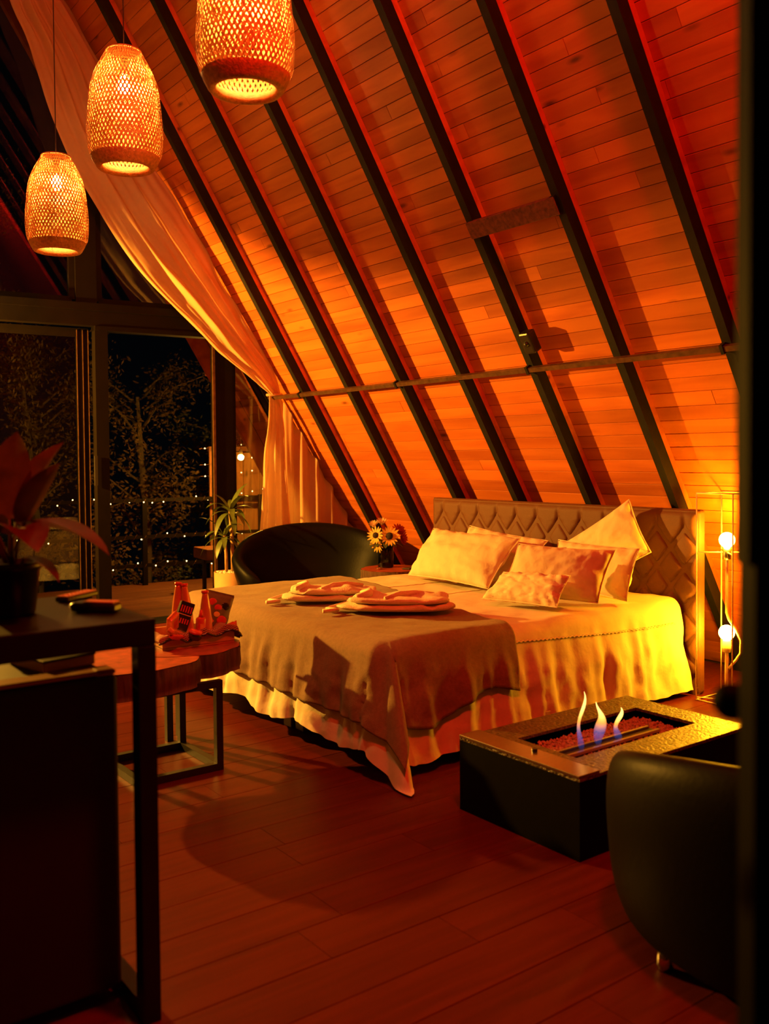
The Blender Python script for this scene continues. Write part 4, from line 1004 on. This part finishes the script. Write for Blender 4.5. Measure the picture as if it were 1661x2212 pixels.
# ------------------------------------------------------------------ deck: railing, lights, table
ga = Vector((cos(TG), -sin(TG), 0))
RO = Vector((4.33, 10.55, 0))
def rl(s, z, d=0.): return RO+ga*s+gnv*d+Vector((0,0,z))
rlg = T('deck_railing', 'dark metal deck railing with three horizontal rails', 'railing', RO)
for s in (-3., -1.5, 0., 1.5): P('post', MB().box(rl(s,.52), (.055,.055,1.04), Matrix.Rotation(-TG,3,'Z')), M_BLACKFRAME, rlg)
for z in (1.01,.575,.235):
    for s in (-2.25,-.75,.75): P('rail', MB().box(rl(s,z), (1.44,.04,.04), Matrix.Rotation(-TG,3,'Z')), M_BLACKFRAME, rlg)
for z, lab, n, ph in ((1.01,'fairy light string wound round the top deck rail',22,.0),(.575,'fairy light string wound round the middle deck rail',13,.3),(.235,'fairy light string wound round the bottom deck rail',15,.7)):
    g_ = T('fairy_lights', lab, 'string lights', rl(0,z), group='fairy light strings on the deck railing')
    pts = [rl(-2.4+3.6*i/300, z+.032*cos(i*.62), .032*sin(i*.62)) for i in range(301)]
    P('wire', MB().tube(pts, .0022, 4), M_ROD, g_)
    for k in range(n):
        i = int((k+.4+.3*sin(k*5+ph))/n*300); P('bulb', MB().sphere(pts[i]-gnv*.006, .0065, 8, 6), M_FAIRY, g_, smooth=True)
dt = T('deck_table', 'thick timber slab table outside behind the door post', 'table', (4.9, 9.35, 0))
P('slab', MB().rbox((4.90,9.36,.455), (.82,.42,.12), .01, Matrix.Rotation(-TG,3,'Z')), M_DECK, dt)
for x, y in ((4.58,9.22),(4.6,9.52),(5.2,9.16),(5.22,9.46)): P('leg', MB().box((x,y,.2), (.035,.035,.395)), M_BLACKMETAL, dt)
ob = T('outdoor_bulb', 'bare glowing bulb hanging outside beyond the door post', 'lamp', (5.00, 9.38, 1.46))
P('bulb', MB().sphere((5.00,9.38,1.51), .032, 14, 10), M_BULB_D, ob, smooth=True); P('socket', MB().lathe([(.001,1.54),(.018,1.54),(.018,1.60),(.001,1.60)], 12, (5.00,9.38,0)), M_BLACKPLASTIC, ob); P('cord', MB().tube([(5.00,9.38,1.6),(5.00,9.38,2.4),(4.60,8.8,2.36)], .004, 6), M_CORD, ob)
# timber screen wall beyond the deck
sw = T('timber_screen', 'weathered vertical timber screen lit by the outdoor bulb', 'screen', (6.1, 10.75, 0))
q = random.Random(4)
for k in range(10):
    s = .98+k*.115; P('plank', MB().box(rl(s, .75+q.uniform(-.02,.03), .28+q.uniform(0,.02)), (.108,.03,1.72+q.uniform(-.1,.1)), Matrix.Rotation(-TG,3,'Z')), M_SCREEN, sw)
P('cross_rail', MB().box(rl(1.5,.98,.24), (1.2,.04,.05), Matrix.Rotation(-TG,3,'Z')), M_BLACKFRAME, sw); P('top_rail', MB().box(rl(1.5,1.62,.24), (1.2,.06,.06), Matrix.Rotation(-TG,3,'Z')), M_DECK, sw)
g_ = T('fairy_lights', 'fairy light strands strung in front of the timber screen', 'string lights', rl(1.5,1.2), group='fairy light strings on the deck railing')
for j, (za, zb_) in enumerate(((1.62,1.78),(1.42,1.60),(1.28,1.42),(1.02,1.16),(.55,.62))):
    pts = [rl(.7+1.1*i/30, lerp(za,zb_,i/30)-.03*sin(pi*i/30), .02) for i in range(31)]
    P('wire', MB().tube(pts, .002, 4), M_ROD, g_)
    for k in range(7): P('bulb', MB().sphere(pts[int((k+.5)/7*30)], .0065, 8, 6), M_FAIRY, g_, smooth=True)

# ------------------------------------------------------------------ trees and hedge outside
gd = struct('ground', MB().box((2, 15, -1.6), (20, 11, .2)), M_SOIL)
def tree(name, label, c, rad, h, nleaf, seed, mt, flowers=0):
    q = random.Random(seed); root = T(name, label, 'tree', c, group='trees beyond the deck')
    br_ = MB(); br_.tube([(0,0,0),(.1*q.uniform(-1,1),.1*q.uniform(-1,1),h*.4),(.2*q.uniform(-1,1),.2*q.uniform(-1,1),h*.85)], [.09,.06,.02], 7)
    lf = MB(); tips = []
    for k in range(46):
        z = h*q.uniform(.05,.98); an = q.uniform(0,6.28); R = rad*q.uniform(.5,1)*sqrt(max(1-(z/h*1.6-.7)**2*.6,.15))
        tip = Vector((R*cos(an), R*sin(an), z)); st_ = Vector((.05*cos(an), .05*sin(an), max(z-.5*R, .05)))
        br_.tube([st_, (st_+tip)/2+Vector((0,0,.08)), tip], [.018,.012,.004], 4, False); tips.append((st_, tip))
    for k in range(nleaf):
        s_, t_ = tips[q.randrange(len(tips))]; u = q.uniform(.35,1.08)
        p = s_.lerp(t_, u)+Vector((q.gauss(0,.12), q.gauss(0,.12), q.gauss(0,.12)))
        d = Vector((q.gauss(0,1), q.gauss(0,1), q.gauss(0,.7)-.4)).normalized(); sd = d.orthogonal().normalized()*q.uniform(.012,.022); ln = q.uniform(.045,.085)
        lf.add([p, p+d*ln*.5+sd, p+d*ln, p+d*ln*.5-sd], [(0,1,2,3)])
    P('branches', br_, M_BRANCH, root, local=True)
    P('foliage', lf, mt, root, local=True, kind='stuff')
    for k in range(flowers):
        s_, t_ = tips[q.randrange(len(tips))]
        P('blossom', MB().sphere(t_, .035, 6, 4, (1,1,.6)), M_PINK, root, local=True)
trees = ((2.0,12.0,1.5,4.2,0,'tree with pink blossoms seen through the sliding door',6),(3.5,11.9,1.3,3.7,1,'brown-leaved tree seen through the left of the door opening',0),(4.9,12.0,1.25,3.3,1,'brown-leaved tree seen through the middle of the door opening',1),(6.3,11.9,1.2,3.0,0,'green tree seen through the right of the door opening',0),
         (.6,12.6,1.5,4.6,0,'green tree at the far left beyond the sliding door',3),(2.9,13.6,1.6,6.0,1,'tall tree behind, showing through the upper windows',0),(1.0,14.2,1.7,6.5,0,'tallest tree at the back left, behind the upper window',0))
for k, (x, y, r, h, kd, lab, nf) in enumerate(trees):
    tree('hedge_tree', lab, (x, y, -1.5 if h < 5 else -1.5), r, h+1.2, 8000, 40+k, M_TREELEAF2 if kd else M_TREELEAF, nf)
